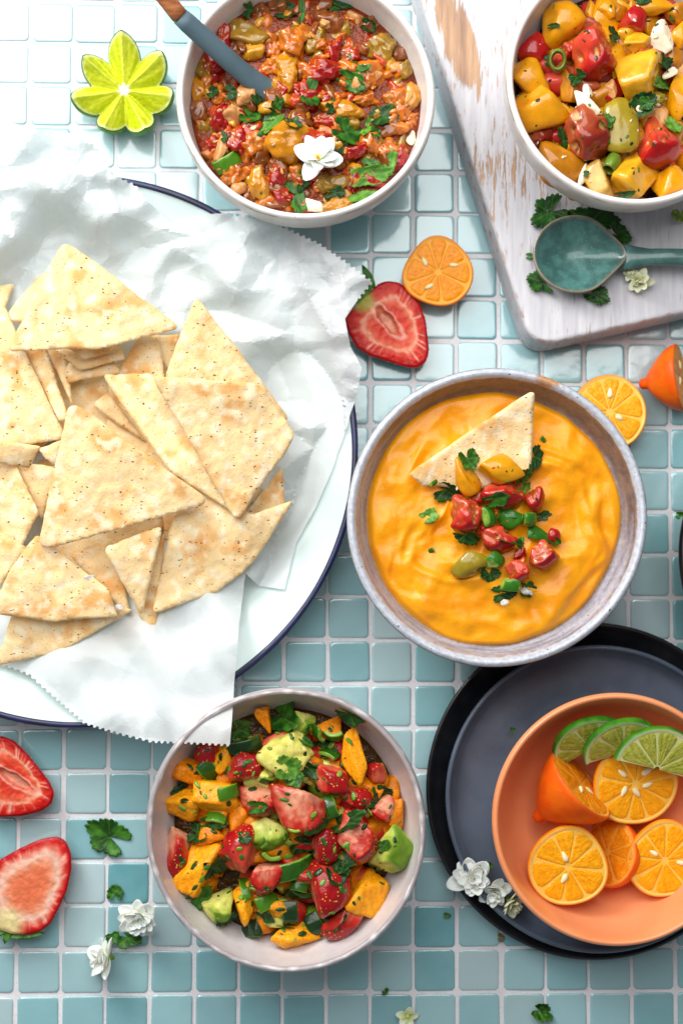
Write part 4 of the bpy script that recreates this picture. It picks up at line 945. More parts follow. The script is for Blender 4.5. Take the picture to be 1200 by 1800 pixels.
def underlayer(name, cxyz, rad, n, kinds, smin, smax, z0, z1, seed, label, mat, zfun=None):
    """the mass of chopped pieces underneath, too jumbled to count"""
    r = np.random.default_rng(seed); Vs, Fs, Cs, off = [], [], [], 0
    for i in range(n):
        k = kinds[int(r.integers(len(kinds)))]; V, F, C, _ = piece_mesh(k, int(seed * 1000 + i), 3)
        a = r.uniform(0, 6.283); d = math.sqrt(r.uniform(0, 1)); sz = r.uniform(smin, smax) / 2
        q = np.array(Matrix.Rotation(r.uniform(0, 6.3), 3, 'Z') @ Matrix.Rotation(r.uniform(0, 6.3), 3, 'X')); V = (V * np.array([1, r.uniform(.6, 1), .8]) * sz) @ q.T
        rd = (rad - sz * .8) * d
        V = V + np.array([rd * math.cos(a), rd * math.sin(a), z0 + (z1 - z0) * (1 - d * d) + r.uniform(-2, 2)])
        Vs.append(V); Fs += [tuple(j + off for j in f) for f in F]; Cs.append(C); off += len(V)
    return link(name, newmesh(name, np.concatenate(Vs), Fs, M[mat], np.concatenate(Cs)), None, (cxyz.x, cxyz.y, 0), label=label, cat='salsa', kind='stuff')
def juice(name, c, rad, z, colh, label, bowl):
    n = 64; th = np.arange(n) * 2 * math.pi / n; V = np.concatenate([np.stack([rad * s * np.cos(th), rad * s * np.sin(th), np.full(n, (s > .98) * -.5) - (s > 1) * 8], 1) for s in (.02, .3, .6, .9, 1.0, 1.001)])
    link(name, newmesh(name, V, grid_faces(6, n, True) + [tuple(range(n - 1, -1, -1))], M['juice'], np.tile(hexc(colh), (len(V), 1))), None, (c.x, c.y, z), label=label, cat='juice', kind='stuff')

TOP = [
 ('yellow_half', 480, 745, 180, 290, -18, 1.5), ('yellow_skin', 722, 700, 330, 220, 5, 2.5), ('green_tom', 500, 1380, 240, 220, 20, -3.2), ('red_wedge', 460, 1020, 230, 270, 15, 1), ('red_wedge', 735, 875, 310, 215, 8, 1),
 ('red_wedge', 960, 915, 150, 180, -10), ('red_wedge', 700, 1195, 270, 190, 20), ('red_wedge', 1015, 1305, 215, 210, -25), ('red_skin', 1090, 1160, 100, 100), ('red_wedge', 830, 1405, 170, 180),
 ('red_wedge', 610, 1130, 120, 110, 30, .5), ('red_wedge', 850, 1290, 110, 90, -15, 0), ('red_wedge', 560, 900, 100, 100, 20, 0), ('onion', 430, 810, 30, 90, 40, 3), ('leaf_d', 350, 860, 210, 150, 10, 1), ('leaf', 500, 630, 160, 160, 60, 3), ('leaf', 885, 745, 150, 120, 10, 3), ('leaf_l', 890, 830, 120, 110, 20, 3), ('leaf_d', 965, 625, 110, 210, 20, 1), ('leaf_l', 220, 1030, 125, 110, -30, 1),
 ('leaf', 690, 915, 200, 130, -25, 4), ('leaf_d', 480, 1175, 210, 120, 30, 2), ('leaf_d', 780, 1190, 220, 110, 5, 4), ('leaf_d', 1015, 1025, 130, 70, -10, 2), ('leaf', 1100, 1205, 90, 80, 0, 3),
 ('pepb', 622, 1035, 160, 130, 30, 5), ('pepb', 765, 1040, 220, 150, 32, 6), ('pepb', 925, 1050, 110, 150, 80, 5), ('pepb', 985, 1155, 200, 110, 12, 5), ('leaf_l', 850, 1215, 90, 120, 70, 5), ('pepb', 675, 1335, 150, 130, 15, 5),
 ('leaf_d', 645, 1440, 100, 160, 80, 2), ('leaf_d', 745, 1575, 190, 120, 0, 1), ('leaf', 915, 1545, 120, 120, 0, 2), ('pepb', 775, 1515, 165, 105, -5, 4), ('pep_l', 1015, 490, 26, 60, -60, 0), ('pep_l', 248, 795, 28, 66, 75, 0), ('pep', 230, 1270, 24, 50, 70, -1),
]
def fill_dip():
    for i, it in enumerate(TOP):
        kind, X, Y, w, h = it[:5]; ang = it[5] if len(it) > 5 else 0; dz = it[6] if len(it) > 6 else 0
        px, py = f8(X, Y); z = dipz(px, py) + 1.5 + dz + min(w, h) / 4 * .3 * .3
        fill_list([(kind, X, Y, w, h, ang, 0)], f8, 4.0, 873, 908, 266, z, z, 'orange dip bowl')
fill_dip()
for X, Y, sz in ((895, 1555, 70), (745, 1635, 60), (930, 1570, 40)):
    V, F, C = chunk(int(X), cc('#ffffff', '#ffffff', '#ffffff'), sub=2, p=40, nplanes=6, lump=0, fine=0); px, py = f8(X, Y)
    link('salt_flake', newmesh('salt_flake', V * np.array([1, .8, .4]) * sz / 8 * .31, F, M['salt'], smooth=False), None, P(px, py, dipz(px, py) + 4), (0.3, .2, X), None,
         {895: 'clear salt flake on the cilantro at the right end of the dip topping', 745: 'clear salt flake at the bottom of the dip topping', 930: 'smaller salt flake right of the lowest pepper cube on the dip'}[X], 'salt', 'salt flakes on the dip')

for X, Y, sz, zz, lab in ((157, 1018, 22, 38, 'clear salt flake on the toasted lower left chip'), (210, 1066, 16, 32, 'clear salt flake right of the toasted lower left chip')):
    V, F, C = chunk(int(X), cc('#ffffff', '#ffffff', '#ffffff'), sub=2, p=40, nplanes=6, lump=0, fine=0); zz, nn = drop(X, Y, zz)
    link('salt_flake', newmesh('salt_flake', V * np.array([1, .7, .35]) * sz / 2 * .31, F, M['salt'], smooth=False), None, P(X, Y, zz + 1), (0.3, .2, X), None, lab, 'salt', 'salt flakes on the chips')

# ------------------------------------------------------------------ strawberry, orange and avocado salsa
f3 = zx(270, 1210, 2.5)
FR = [
 ('orange_deep', 760, 170, 150, 110, 10, -2), ('orange_deep', 490, 140, 70, 120, -20, -2), ('avo_green', 660, 155, 110, 110, 0, -1), ('leaf_d', 860, 120, 160, 90, 20, -2), ('leaf_d', 380, 180, 130, 90, 0, -3), ('straw_skin', 235, 280, 110, 110, 0, -1), ('avo_green', 365, 235, 100, 70, 0, 0),
 ('orange_deep', 150, 370, 140, 120, 0, -1), ('orange', 300, 310, 100, 120, 30, -1), ('orange', 125, 505, 190, 150, 10, -1), ('orange_deep', 250, 645, 130, 100, 0, -2), ('orange_deep', 1060, 560, 80, 150, 0, -2), ('straw_red', 975, 370, 95, 85, 10, 0),
 ('orange_deep', 950, 440, 130, 90, 0, -2), ('leaf_d', 580, 1070, 140, 110, 0, -3), ('leaf_d', 1010, 470, 120, 80, 30, -2),
 ('straw_flesh', 105, 735, 130, 240, 0, 0), ('leaf_d', 190, 640, 120, 90, 20, -2), ('orange', 275, 480, 200, 180, -10, 1), ('orange', 195, 785, 150, 260, 25, 1), ('orange', 400, 945, 110, 190, 0, 0), ('orange', 945, 900, 190, 190, 20, 0), ('orange', 630, 1085, 210, 130, 15, -1), ('orange', 530, 975, 140, 80, -10, 0), ('orange_deep', 750, 560, 120, 120, 0, -2),
 ('avo_green', 275, 945, 150, 150, 20, 0), ('leaf_d', 330, 1010, 120, 80, 10, -2), ('straw_skin', 895, 475, 160, 95, 20, 0), ('straw_flesh', 1005, 520, 130, 120, 30, 0), ('straw_red', 650, 830, 140, 110, 10, -1),
 ('avo_green', 500, 645, 180, 150, 15, 1), ('avo', 490, 400, 100, 100, 0, 1), ('orange', 875, 300, 105, 250, -12, 2), ('straw_skin', 395, 348, 160, 140, -10, 2), ('straw_skin', 770, 395, 195, 130, 35, 2), ('avo', 578, 285, 250, 200, 0, 3), ('leaf', 575, 130, 200, 160, 30, 3),
 ('straw_skin', 755, 690, 120, 150, 10, 1), ('straw_flesh', 455, 490, 185, 150, 8, 3), ('straw_red', 380, 700, 190, 200, 0, 2), ('straw_half', 900, 660, 190, 230, 15, 2), ('avo_green', 1035, 715, 200, 190, -30, 2), ('straw_flesh', 495, 840, 135, 150, 10, 2), ('straw_skin', 770, 880, 200, 240, 0, 2), ('straw_flesh', 830, 1030, 110, 200, 45, 1), ('straw_flesh', 640, 520, 225, 240, -8, 5),
 ('leaf_d', 280, 790, 130, 140, 60, 2), ('leaf', 205, 920, 130, 110, -20, 1), ('leaf', 265, 590, 130, 70, -8, 3), ('leaf', 455, 522, 120, 60, -8, 6), ('leaf_d', 400, 660, 50, 60, 70, 6), ('leaf_d', 810, 815, 100, 130, 60, 5), ('leaf_d', 800, 1020, 90, 130, 70, 4), ('leaf', 720, 610, 90, 130, 60, 3), ('leaf_d', 960, 512, 110, 40, 8, 3), ('leaf_d', 655, 690, 110, 90, 20, 3), ('leaf', 1010, 690, 70, 50, -30, 6), ('leaf_d', 110, 440, 60, 90, 60, 2), ('leaf_d', 850, 585, 200, 90, -10, 4), ('leaf', 670, 235, 80, 50, 30, 6), ('leaf_l', 590, 350, 120, 110, 10, 7), ('leaf', 620, 400, 90, 90, 50, 7), ('leaf_d', 840, 760, 90, 130, 50, 0), ('leaf_d', 490, 1000, 100, 70, 20, -1),
 ('leaf_d', 690, 360, 110, 60, 30, 2), ('leaf_d', 760, 270, 120, 90, 20, 0),
 ('pep_d', 405, 255, 160, 60, -15, 2), ('pep', 245, 365, 110, 80, 60, 3), ('pep_l', 340, 455, 125, 62, -20, 5), ('pep', 775, 520, 110, 55, 75, 4), ('pep', 510, 750, 95, 60, 20, 4), ('pep', 632, 795, 200, 80, -22, 5), ('pep_d', 645, 920, 145, 65, 22, 4), ('pep_l', 500, 935, 105, 70, -15, 4), ('pep_d', 600, 990, 110, 70, 85, 2), ('pep_d', 705, 1035, 95, 80, 60, 1), ('pep_d', 420, 1055, 120, 80, -20, -1), ('pep', 640, 870, 80, 45, 10, 2), ('pep', 715, 200, 80, 65, 80, 2), ('pep_l', 790, 215, 90, 60, 0, 1), ('pep_l', 400, 870, 120, 42, 65, 4), ('pep', 770, 280, 100, 60, 20, 2), ('pep_l', 275, 565, 90, 50, 10, 2), ('pep_l', 620, 630, 60, 40, 0, 6), ('pep', 505, 410, 80, 40, 15, 6),
]
juice('pooled_juice', cFruit, 62, 31, '#4a3008', 'dark juice between the fruit pieces', 0)
underlayer('chopped_fruit_mass', cFruit, 64, 150, ['orange_deep', 'avo_green', 'straw_red', 'orange_deep'], 12, 24, 30, 40, 5, 'jumbled lower layer of chopped fruit in the grey bowl', 'wet')
fill_list(FR, f3, 2.5, 504, 1458, 244, 38, 46, 'fruit salsa')

# ------------------------------------------------------------------ tomato salad on the board
f2 = zx(870, 0, 1200 / 330.0)
SA = [
 ('dried', 600, 470, 330, 280, 0, -3), ('dried', 420, 720, 140, 170, 30, 0), ('red_skin', 240, 310, 200, 230, 10, -1), ('yellow_skin', 440, 155, 310, 280, -10, 1), ('red_wedge', 470, 320, 110, 110, 0, -1), ('yellow_skin', 225, 500, 280, 250, 10, 1), ('yellow_dull', 470, 550, 130, 220, 0, 0), ('red_dark', 290, 870, 190, 140, -10, -1), ('yellow_half', 280, 665, 320, 350, -20, 3),
 ('yellow_skin', 610, 70, 65, 150, 10, 0), ('yellow_skin', 695, 55, 130, 150, 0, 1), ('yellow_dull', 790, 70, 110, 140, 0, -1), ('yellow_skin', 1010, 40, 270, 130, 0, 1), ('red_skin', 885, 120, 180, 180, 0, 2), ('yellow_cut', 930, 270, 230, 170, 0, 1), ('yellow_skin', 1165, 220, 130, 190, 0, 1), ('yellow_dull', 1150, 90, 160, 140, 0, 0), ('onion', 1065, 240, 160, 230, -12, 3), ('green_tom', 1010, 640, 180, 120, -30, 2), ('red_skin', 1190, 600, 60, 110, 0, 3), ('yellow_half', 1190, 620, 190, 330, 0, 2),
 ('onion_pink', 1035, 740, 130, 160, 0, 2), ('green_tom', 790, 815, 240, 360, -12, 2), ('yellow_dull', 420, 1070, 330, 270, 10, 0), ('yellow_pale', 665, 1170, 230, 260, 10, 1), ('yellow_dull', 880, 1280, 200, 80, 0, -2), ('yellow_skin', 1130, 1170, 270, 250, 10, 1), ('onion_pink', 740, 570, 80, 130, 0, 1), ('yellow_dull', 520, 1230, 140, 110, 0, -2),
 ('yellow_cut', 905, 500, 330, 340, 8, 5), ('red_wedge', 650, 310, 330, 390, 5, 6), ('red_dark', 590, 855, 310, 350, 0, 4), ('red_wedge', 1055, 910, 270, 340, 12, 5), ('yellow_cut', 905, 1100, 350, 340, -12, 4), ('onion', 560, 800, 60, 260, -12, 7), ('onion', 590, 585, 60, 110, -10, 5), ('onion', 580, 670, 230, 90, 42, 9), ('onion', 560, 1120, 50, 170, 20, 3), ('onion', 930, 700, 70, 40, 20, 5), ('onion', 1115, 470, 110, 60, -40, 5),
 ('leaf_d', 430, 900, 70, 200, 0, 2), ('leaf_d', 950, 660, 180, 150, -30, 4), ('leaf_d', 760, 222, 110, 130, 0, 10), ('leaf_d', 1090, 405, 170, 110, 10, 6), ('leaf_l', 1060, 535, 210, 95, -10, 8), ('leaf', 965, 660, 100, 90, 0, 6), ('leaf_l', 1135, 800, 140, 110, 20, 8), ('leaf_d', 520, 490, 90, 130, 60, 3), ('leaf', 715, 775, 100, 130, 50, 7), ('leaf_d', 830, 1245, 150, 55, -8, 4), ('leaf_d', 370, 165, 95, 36, 10, 8), ('leaf_d', 940, 10, 120, 50, 0, 4), ('leaf_d', 340, 390, 60, 90, 0, 2), ('leaf_d', 580, 1110, 40, 50, 0, 4), ('leaf_d', 1140, 90, 60, 90, 0, 4),
]
juice('tomato_juice', cSalad, 58, 63, '#3c1406', 'dark dressing pooled under the tomato salad', 0)
underlayer('chopped_tomato_mass', cSalad, 62, 110, ['yellow_dull', 'red_skin', 'yellow_skin', 'red_dark', 'yellow_dull'], 15, 27, 62, 72, 9, 'jumbled lower layer of chopped tomato in the bowl on the board', 'salad')
fill_list(SA, f2, 1200 / 330.0, 1113, 138, 233, 69, 76, 'tomato salad')
def scallion(X, Y, w, h, ang, tilt, z, label, length=.7):
    px, py = f2(X, Y); R = w / 3.636 * mmpx(z) / 2; n, m = 36, 14; V = []; C = []
    for i in range(n):
        a = i / n * 2 * math.pi
        for j in range(m):
            t = j / m * 2 * math.pi; V.append(((R * .78 + R * .22 * math.cos(t)) * math.cos(a), (R * .78 + R * .22 * math.cos(t)) * math.sin(a) * (h / w), R * length * math.sin(t)))
            C.append(lerp(hexc('#5a6a1c'), hexc('#6d8a26'), np.array(.5 + .5 * math.cos(t))))
    V = np.array(V); F = [(i * m + j, i * m + (j + 1) % m, ((i + 1) % n) * m + (j + 1) % m, ((i + 1) % n) * m + j) for i in range(n) for j in range(m)]
    link('scallion_ring', newmesh('scallion_ring', V, F, M['pepper'], np.array(C)), None, P(px, py, z), rot_up(ang, tilt, 30), None, label, 'scallion')
scallion(398, 385, 118, 150, 0, 18, 81, 'small green scallion ring near the left rim of the tomato salad')
scallion(745, 1045, 100, 110, 0, 75, 79, 'stubby green scallion piece near the lower rim of the tomato salad', 1.2)

# ------------------------------------------------------------------ cooked salsa
f1 = zx(300, 0, 2.5)
SL = [
 ('s_olive', 340, 140, 200, 150, 10), ('s_brown', 390, 50, 90, 120), ('s_brown', 690, 90, 150, 130), ('onion_pink', 690, 95, 75, 75, 0, 2), ('s_red', 430, 200, 65, 120), ('s_olive', 640, 180, 100, 130), ('s_brown', 480, 30, 110, 90), ('s_olive', 920, 215, 160, 140, -20, 1), ('s_red', 790, 235, 110, 140), ('s_red', 725, 205, 60, 100, 20, 1), ('onion_pink', 815, 75, 80, 70), ('s_brown', 880, 110, 120, 110), ('s_brown', 1010, 220, 90, 120),
 ('s_red', 230, 175, 100, 140, 0, 1), ('s_red', 190, 285, 110, 190, -15), ('s_olive', 125, 300, 90, 130), ('s_yellow', 125, 400, 90, 120), ('s_brown', 130, 500, 100, 120), ('s_olive', 150, 570, 110, 80), ('s_orange', 430, 290, 110, 90), ('s_yellow', 510, 300, 110, 150, 0, 1), ('s_orange', 545, 180, 160, 170, 10, 2), ('s_yellow', 520, 345, 75, 130, 0, 3),
 ('s_red', 665, 310, 225, 130, -5, 2), ('s_red', 590, 425, 180, 150, -15, 1), ('s_red', 490, 400, 90, 120, 0, 1), ('s_orange', 870, 330, 160, 120, -10, 1), ('onion_pink', 860, 350, 150, 100, -15, 2), ('onion_pink', 980, 290, 90, 75, 20, 1), ('s_olive', 1035, 310, 80, 90), ('s_orange', 860, 420, 130, 90), ('s_yellow', 785, 485, 140, 100, 0, 2), ('s_orange', 990, 430, 110, 100, 0, 1), ('s_yellow', 1060, 430, 90, 140, 0, 1), ('s_orange', 1060, 530, 80, 100), ('s_brown', 960, 560, 120, 100), ('s_orange', 880, 640, 110, 110, 0, 1), ('s_red', 1000, 690, 90, 140, 0, 1), ('s_orange', 960, 640, 120, 100, 0, 1), ('onion', 1055, 605, 42, 64, 0, 2),
 ('s_orange', 230, 430, 100, 140, -20, 1), ('s_red', 215, 510, 120, 150, 10, 1), ('onion_pink', 270, 490, 110, 120, 0, 3), ('onion_pink', 330, 410, 85, 110, 0, 3), ('s_red', 165, 640, 90, 100, 0, 1), ('s_red', 295, 610, 110, 150, -10, 1), ('onion_pink', 228, 640, 55, 150, 25, 3), ('s_orange', 350, 650, 150, 140, 0, 2), ('s_yellow', 515, 625, 210, 200, 0, 3), ('s_red', 690, 540, 150, 90, 0, 0), ('s_red', 640, 625, 190, 130, 0, 3), ('s_red', 800, 655, 150, 95, -20, 2),
 ('s_orange', 280, 770, 120, 85, 0, 2), ('onion_pink', 300, 825, 75, 75, 0, 2), ('s_yellow', 385, 805, 90, 160, -8, 3), ('s_red', 470, 770, 90, 130, 0, 1), ('s_orange', 420, 880, 120, 80), ('s_brown', 350, 860, 100, 80), ('s_red', 490, 870, 90, 100, 10, 1), ('s_olive', 720, 800, 160, 90, -25, 1), ('s_red', 790, 790, 90, 130, 15, 1), ('s_red', 890, 790, 170, 60, 15, 1), ('onion', 625, 905, 90, 60, 35, 3), ('s_yellow', 730, 905, 150, 70, -5, 2), ('s_orange', 560, 780, 110, 90), ('s_red', 620, 760, 120, 100),
 ('leaf_d', 380, 400, 70, 140, 0, 4), ('pep_l', 250, 715, 125, 62, -32, 5), ('leaf', 350, 510, 85, 110, 30, 5), ('leaf_d', 520, 45, 130, 80, 0, 2), ('leaf', 575, 60, 30, 140, 0, 2), ('leaf_d', 340, 45, 50, 80, 0, 2), ('leaf_d', 870, 110, 80, 60, 10, 3), ('leaf_d', 740, 20, 120, 60, 0, 2),
 ('leaf_l', 430, 550, 170, 70, -30, 6), ('leaf', 470, 455, 60, 70, 40, 5), ('leaf_d', 430, 500, 80, 60, 0, 5), ('leaf', 620, 410, 90, 150, 15, 5), ('leaf_d', 540, 540, 80, 75, 0, 7), ('leaf', 795, 358, 140, 90, 25, 6), ('leaf', 840, 300, 100, 40, 0, 4), ('leaf', 780, 580, 150, 120, 20, 6), ('leaf_d', 935, 505, 130, 100, -15, 5), ('leaf_l', 865, 560, 60, 110, 20, 5), ('leaf_d', 755, 645, 75, 65, 20, 6), ('leaf_l', 880, 770, 210, 90, -12, 5), ('leaf', 880, 720, 95, 60, 10, 6), ('leaf_l', 965, 710, 60, 110, 25, 5), ('leaf_l', 840, 868, 150, 80, -25, 4), ('leaf', 553, 850, 80, 190, -20, 5), ('leaf_d', 720, 845, 100, 60, 0, 3), ('leaf_d', 580, 800, 60, 90, 0, 3), ('leaf_d', 265, 405, 60, 70, 0, 4), ('leaf_d', 185, 400, 60, 60, 0, 3), ('leaf_d', 700, 475, 40, 50, 0, 4), ('leaf_d', 235, 600, 30, 60, 0, 6), ('leaf', 900, 580, 50, 60, 0, 4),
]
juice('salsa_sauce', cSalsa, 64, 48.5, '#7c2e06', 'brown red sauce between the chunks of cooked salsa', 0)
underlayer('salsa_mass', cSalsa, 64, 300, ['s_brown', 's_orange', 's_red', 's_olive', 's_orange', 's_orange', 's_yellow', 's_brown', 's_red'], 6, 15, 46.5, 50, 13, 'mass of stewed tomato and onion filling the salsa bowl', 'salsa')
fill_list(SL, f1, 2.5, 537, 166, 231, 46, 49, 'cooked salsa')
flower(*f1(648, 700), 60, 92, 'white blossom lying on the cooked salsa', whorls=2, petals=6, tilt=-18, tdir=0, seed=4, open_=.6)

# ------------------------------------------------------------------ spoons
def salsa_spoon():
    a, b, c, e = P(262, -40, 96), P(316, 28, 84), P(420, 122, 60), P(480, 170, 45)
    root = thing('salsa_spoon', 'grey spoon with wooden handle stuck in the cooked salsa', 'spoon', b)
    def rel(p): return (p - b)
    def flat_tube(pts, ws, n=20, fl=.55):
        V = []; 
        for i, p in enumerate(pts):
            d = (pts[min(i + 1, len(pts) - 1)] - pts[max(i - 1, 0)]).normalized(); u = d.cross(Vector((0, 0, 1))).normalized(); w = u.cross(d)
            for j in range(n): t = j / n * 2 * math.pi; V.append((p + u * math.cos(t) * ws[i] + w * math.sin(t) * ws[i] * fl)[:])
        return np.array(V), grid_faces(len(pts), n, True) + [tuple(range(n - 1, -1, -1)), tuple(range((len(pts) - 1) * n, len(pts) * n))]
    def seg(p, q, k): return [p.lerp(q, i / k) for i in range(k + 1)]
    pts = [rel(x) for x in seg(a, b, 6)]; V, F = flat_tube(pts, [4.7] * 7, fl=.8)
    link('wooden_handle', newmesh('wooden_handle', V, F, M['wood'], np.tile(hexc('#b06a3c'), (len(V), 1))), root)
    pts = [rel(x) for x in seg(b, c, 8) + seg(c, e, 5)[1:]]; ws = list(np.interp(np.arange(14), [0, .4, 8, 11, 13], [4.9, 5.3, 5.7, 6.4, 8])); V, F = flat_tube(pts, ws, fl=.7)
    link('silicone_shaft', newmesh('silicone_shaft', V, F, M['silicone'], noisecol(V, hexc('#4c626c'), hexc('#566c77'), 20, 2)), root)
    n, m = 14, 40; V = []
    for i in range(n):
        s = i / (n - 1)
        for j in range(m): t = j / m * 2 * math.pi; V.append((17 * s * math.cos(t), 12.5 * s * math.sin(t), -5 * (1 - s * s)))
    V = np.array(V); V = np.concatenate([V, V[::-1] * np.array([1.06, 1.08, 1]) - np.array([0, 0, 1.6])]); F = grid_faces(2 * n, m, True)
    d = (e - c); an = math.atan2(d.y, d.x)
    link('spoon_head', newmesh('spoon_head', V, F, M['silicone'], np.tile(hexc('#56707c'), (len(V), 1))), root, rel(e) + Vector((12 * math.cos(an), 12 * math.sin(an), 1)), Matrix.Rotation(an, 3, 'Z'))
salsa_spoon()
def ceramic_spoon():
    zr = 43.0; c = P(1012, 446, zr); root = thing('ceramic_spoon', 'glazed teal ceramic spoon with brown rim lying on the white board', 'spoon', c)
    k = mmpx(zr); n, nr = 120, 20; t = np.arange(n) * 2 * math.pi / n
    # outline: round bowl drawn out into the neck on the right
    cx, sy = np.cos(t), np.sin(t); ax = np.where(cx > 0, 92, 77); ay = 70 - 30 * sstep(.0, 1.0, cx) * sstep(0, 1, cx)
    X, Y = ax * cx * k, ay * sy * k
    V = []; L = []
    for i in range(nr):
        s = 1 - i / (nr - 1) * .98; V.append(np.stack([X * s, Y * s, np.full(n, -9.0 * (1 - s ** 2.2) + .9 * float(sstep(.90, .96, s) * (1 - sstep(.97, 1.0, s))))], 1)); L += [s] * n
    top = np.concatenate(V); bot = np.concatenate([v * np.array([1, 1, 1]) + np.array([0, 0, -2.4 - 0.6]) for v in V[::-1]]); bot[-n:] = V[0] * np.array([1.005, 1.005, 1]) - np.array([0, 0, 1.6])
    A = np.concatenate([bot, top]); s_ = np.concatenate([np.array(L)[::-1], L]); F = grid_faces(2 * nr, n, True) + [tuple(range((2 * nr - 1) * n, 2 * nr * n))]
    C = lerp(noisecol(A, hexc('#3a625e'), hexc('#4c7a74'), 8, 3), hexc('#7c6f5c'), sstep(.925, .965, s_))
    link('spoon_bowl', newmesh('spoon_bowl', A, F, M['celadon'], C), root)
    m, q = 60, 26; V = []
    for i in range(m):
        u = i / (m - 1); x = (66 + 218 * u) * k; w = np.interp(u, [0, .05, .10, .15, .20, .30, 1], [12, 19, 22.5, 22, 19, 15, 15]) * k; z = -8.5 + 6.3 * float(sstep(0, .13, u)) + 3.0 * float(sstep(.08, .5, u)); y = -8 * k * u * .4 - 3 * k
        for j in range(q): a = j / q * 2 * math.pi; V.append((x, y + w * math.copysign(abs(math.cos(a)) ** .8, math.cos(a)), z + (2.6 if math.sin(a) > 0 else 2.6) * math.sin(a)))
    V = np.array(V); link('spoon_handle', newmesh('spoon_handle', V, grid_faces(m, q, True) + [tuple(range(q - 1, -1, -1)), tuple(range((m - 1) * q, m * q))], M['celadon'], noisecol(V, hexc('#3f6a66'), hexc('#4c7a74'), 8, 3)), root)
ceramic_spoon()

# ------------------------------------------------------------------ halves and slices in the peach bowl
f9 = zx(700, 1100, 2.4)
G_P = 'citrus halves in the peach bowl'
citrus_half('citrus_half', *f9(768, 665), 40, 73, 'deep orange citrus half on its side in the peach bowl, stem end at lower left', 'red', 8, (.66, .60, .34), .5, nub=True, depth=1.2, seed=21, seeds=((.35, 200), (.3, 300)), group=G_P)
citrus_half('citrus_half', *f9(880, 955), 25, 60, 'orange citrus half standing on edge behind the two front halves in the peach bowl', 'red', 8, (-.62, .22, .55), 2.0, depth=.9, seed=24, seeds=(), group=G_P)
citrus_half('citrus_half', *f9(1000, 668), 36, 76, 'large citrus half facing up beneath the front lime slice', 'bright', 9, (.05, -.22, 1), .2, depth=.7, seed=22, seeds=((.42, 130), (.32, 200), (.2, 265), (.28, 345), (.4, 40)), group=G_P, lob=.02)
citrus_half('citrus_half', *f9(716, 1018), 42, 70, 'citrus half facing up at the lower left of the peach bowl', 'bright', 8, (-.02, -.10, 1), .7, depth=.8, seed=23, seeds=((.28, 70), (.3, 210)), group=G_P, lob=.03)
citrus_half('citrus_half', *f9(1122, 990), 35, 67, 'citrus half facing up at the right side of the peach bowl, cut by the frame', 'bright', 8, (.05, -.05, 1), 1.5, depth=.8, seed=25, seeds=((.35, 60), (.45, 265)), group=G_P, lob=.05)
G_L = 'lime half slices in the peach bowl'
citrus_half('lime_slice', *f9(815, 520), 40, 69, 'rearmost lime slice at the left of the fanned slices', 'lime', 4, (.12, -.62, .78), .60, seeds=(), seed=31, thick=4.0, arc=math.pi * 1.02, lob=.01, group=G_L, cat='lime')
citrus_half('lime_slice', *f9(950, 535), 44, 70, 'middle lime slice of the three fanned slices', 'lime', 4, (.08, -.58, .82), .30, seeds=(), seed=32, thick=4.0, arc=math.pi * 1.02, lob=.01, group=G_L, cat='lime')
citrus_half('lime_slice', *f9(1090, 605), 50, 77, 'frontmost and largest lime slice lying on the citrus half', 'lime', 5, (.02, -.28, .96), -.30, seeds=(), seed=33, thick=4.2, arc=math.pi * 1.02, lob=.01, group=G_L, cat='lime')

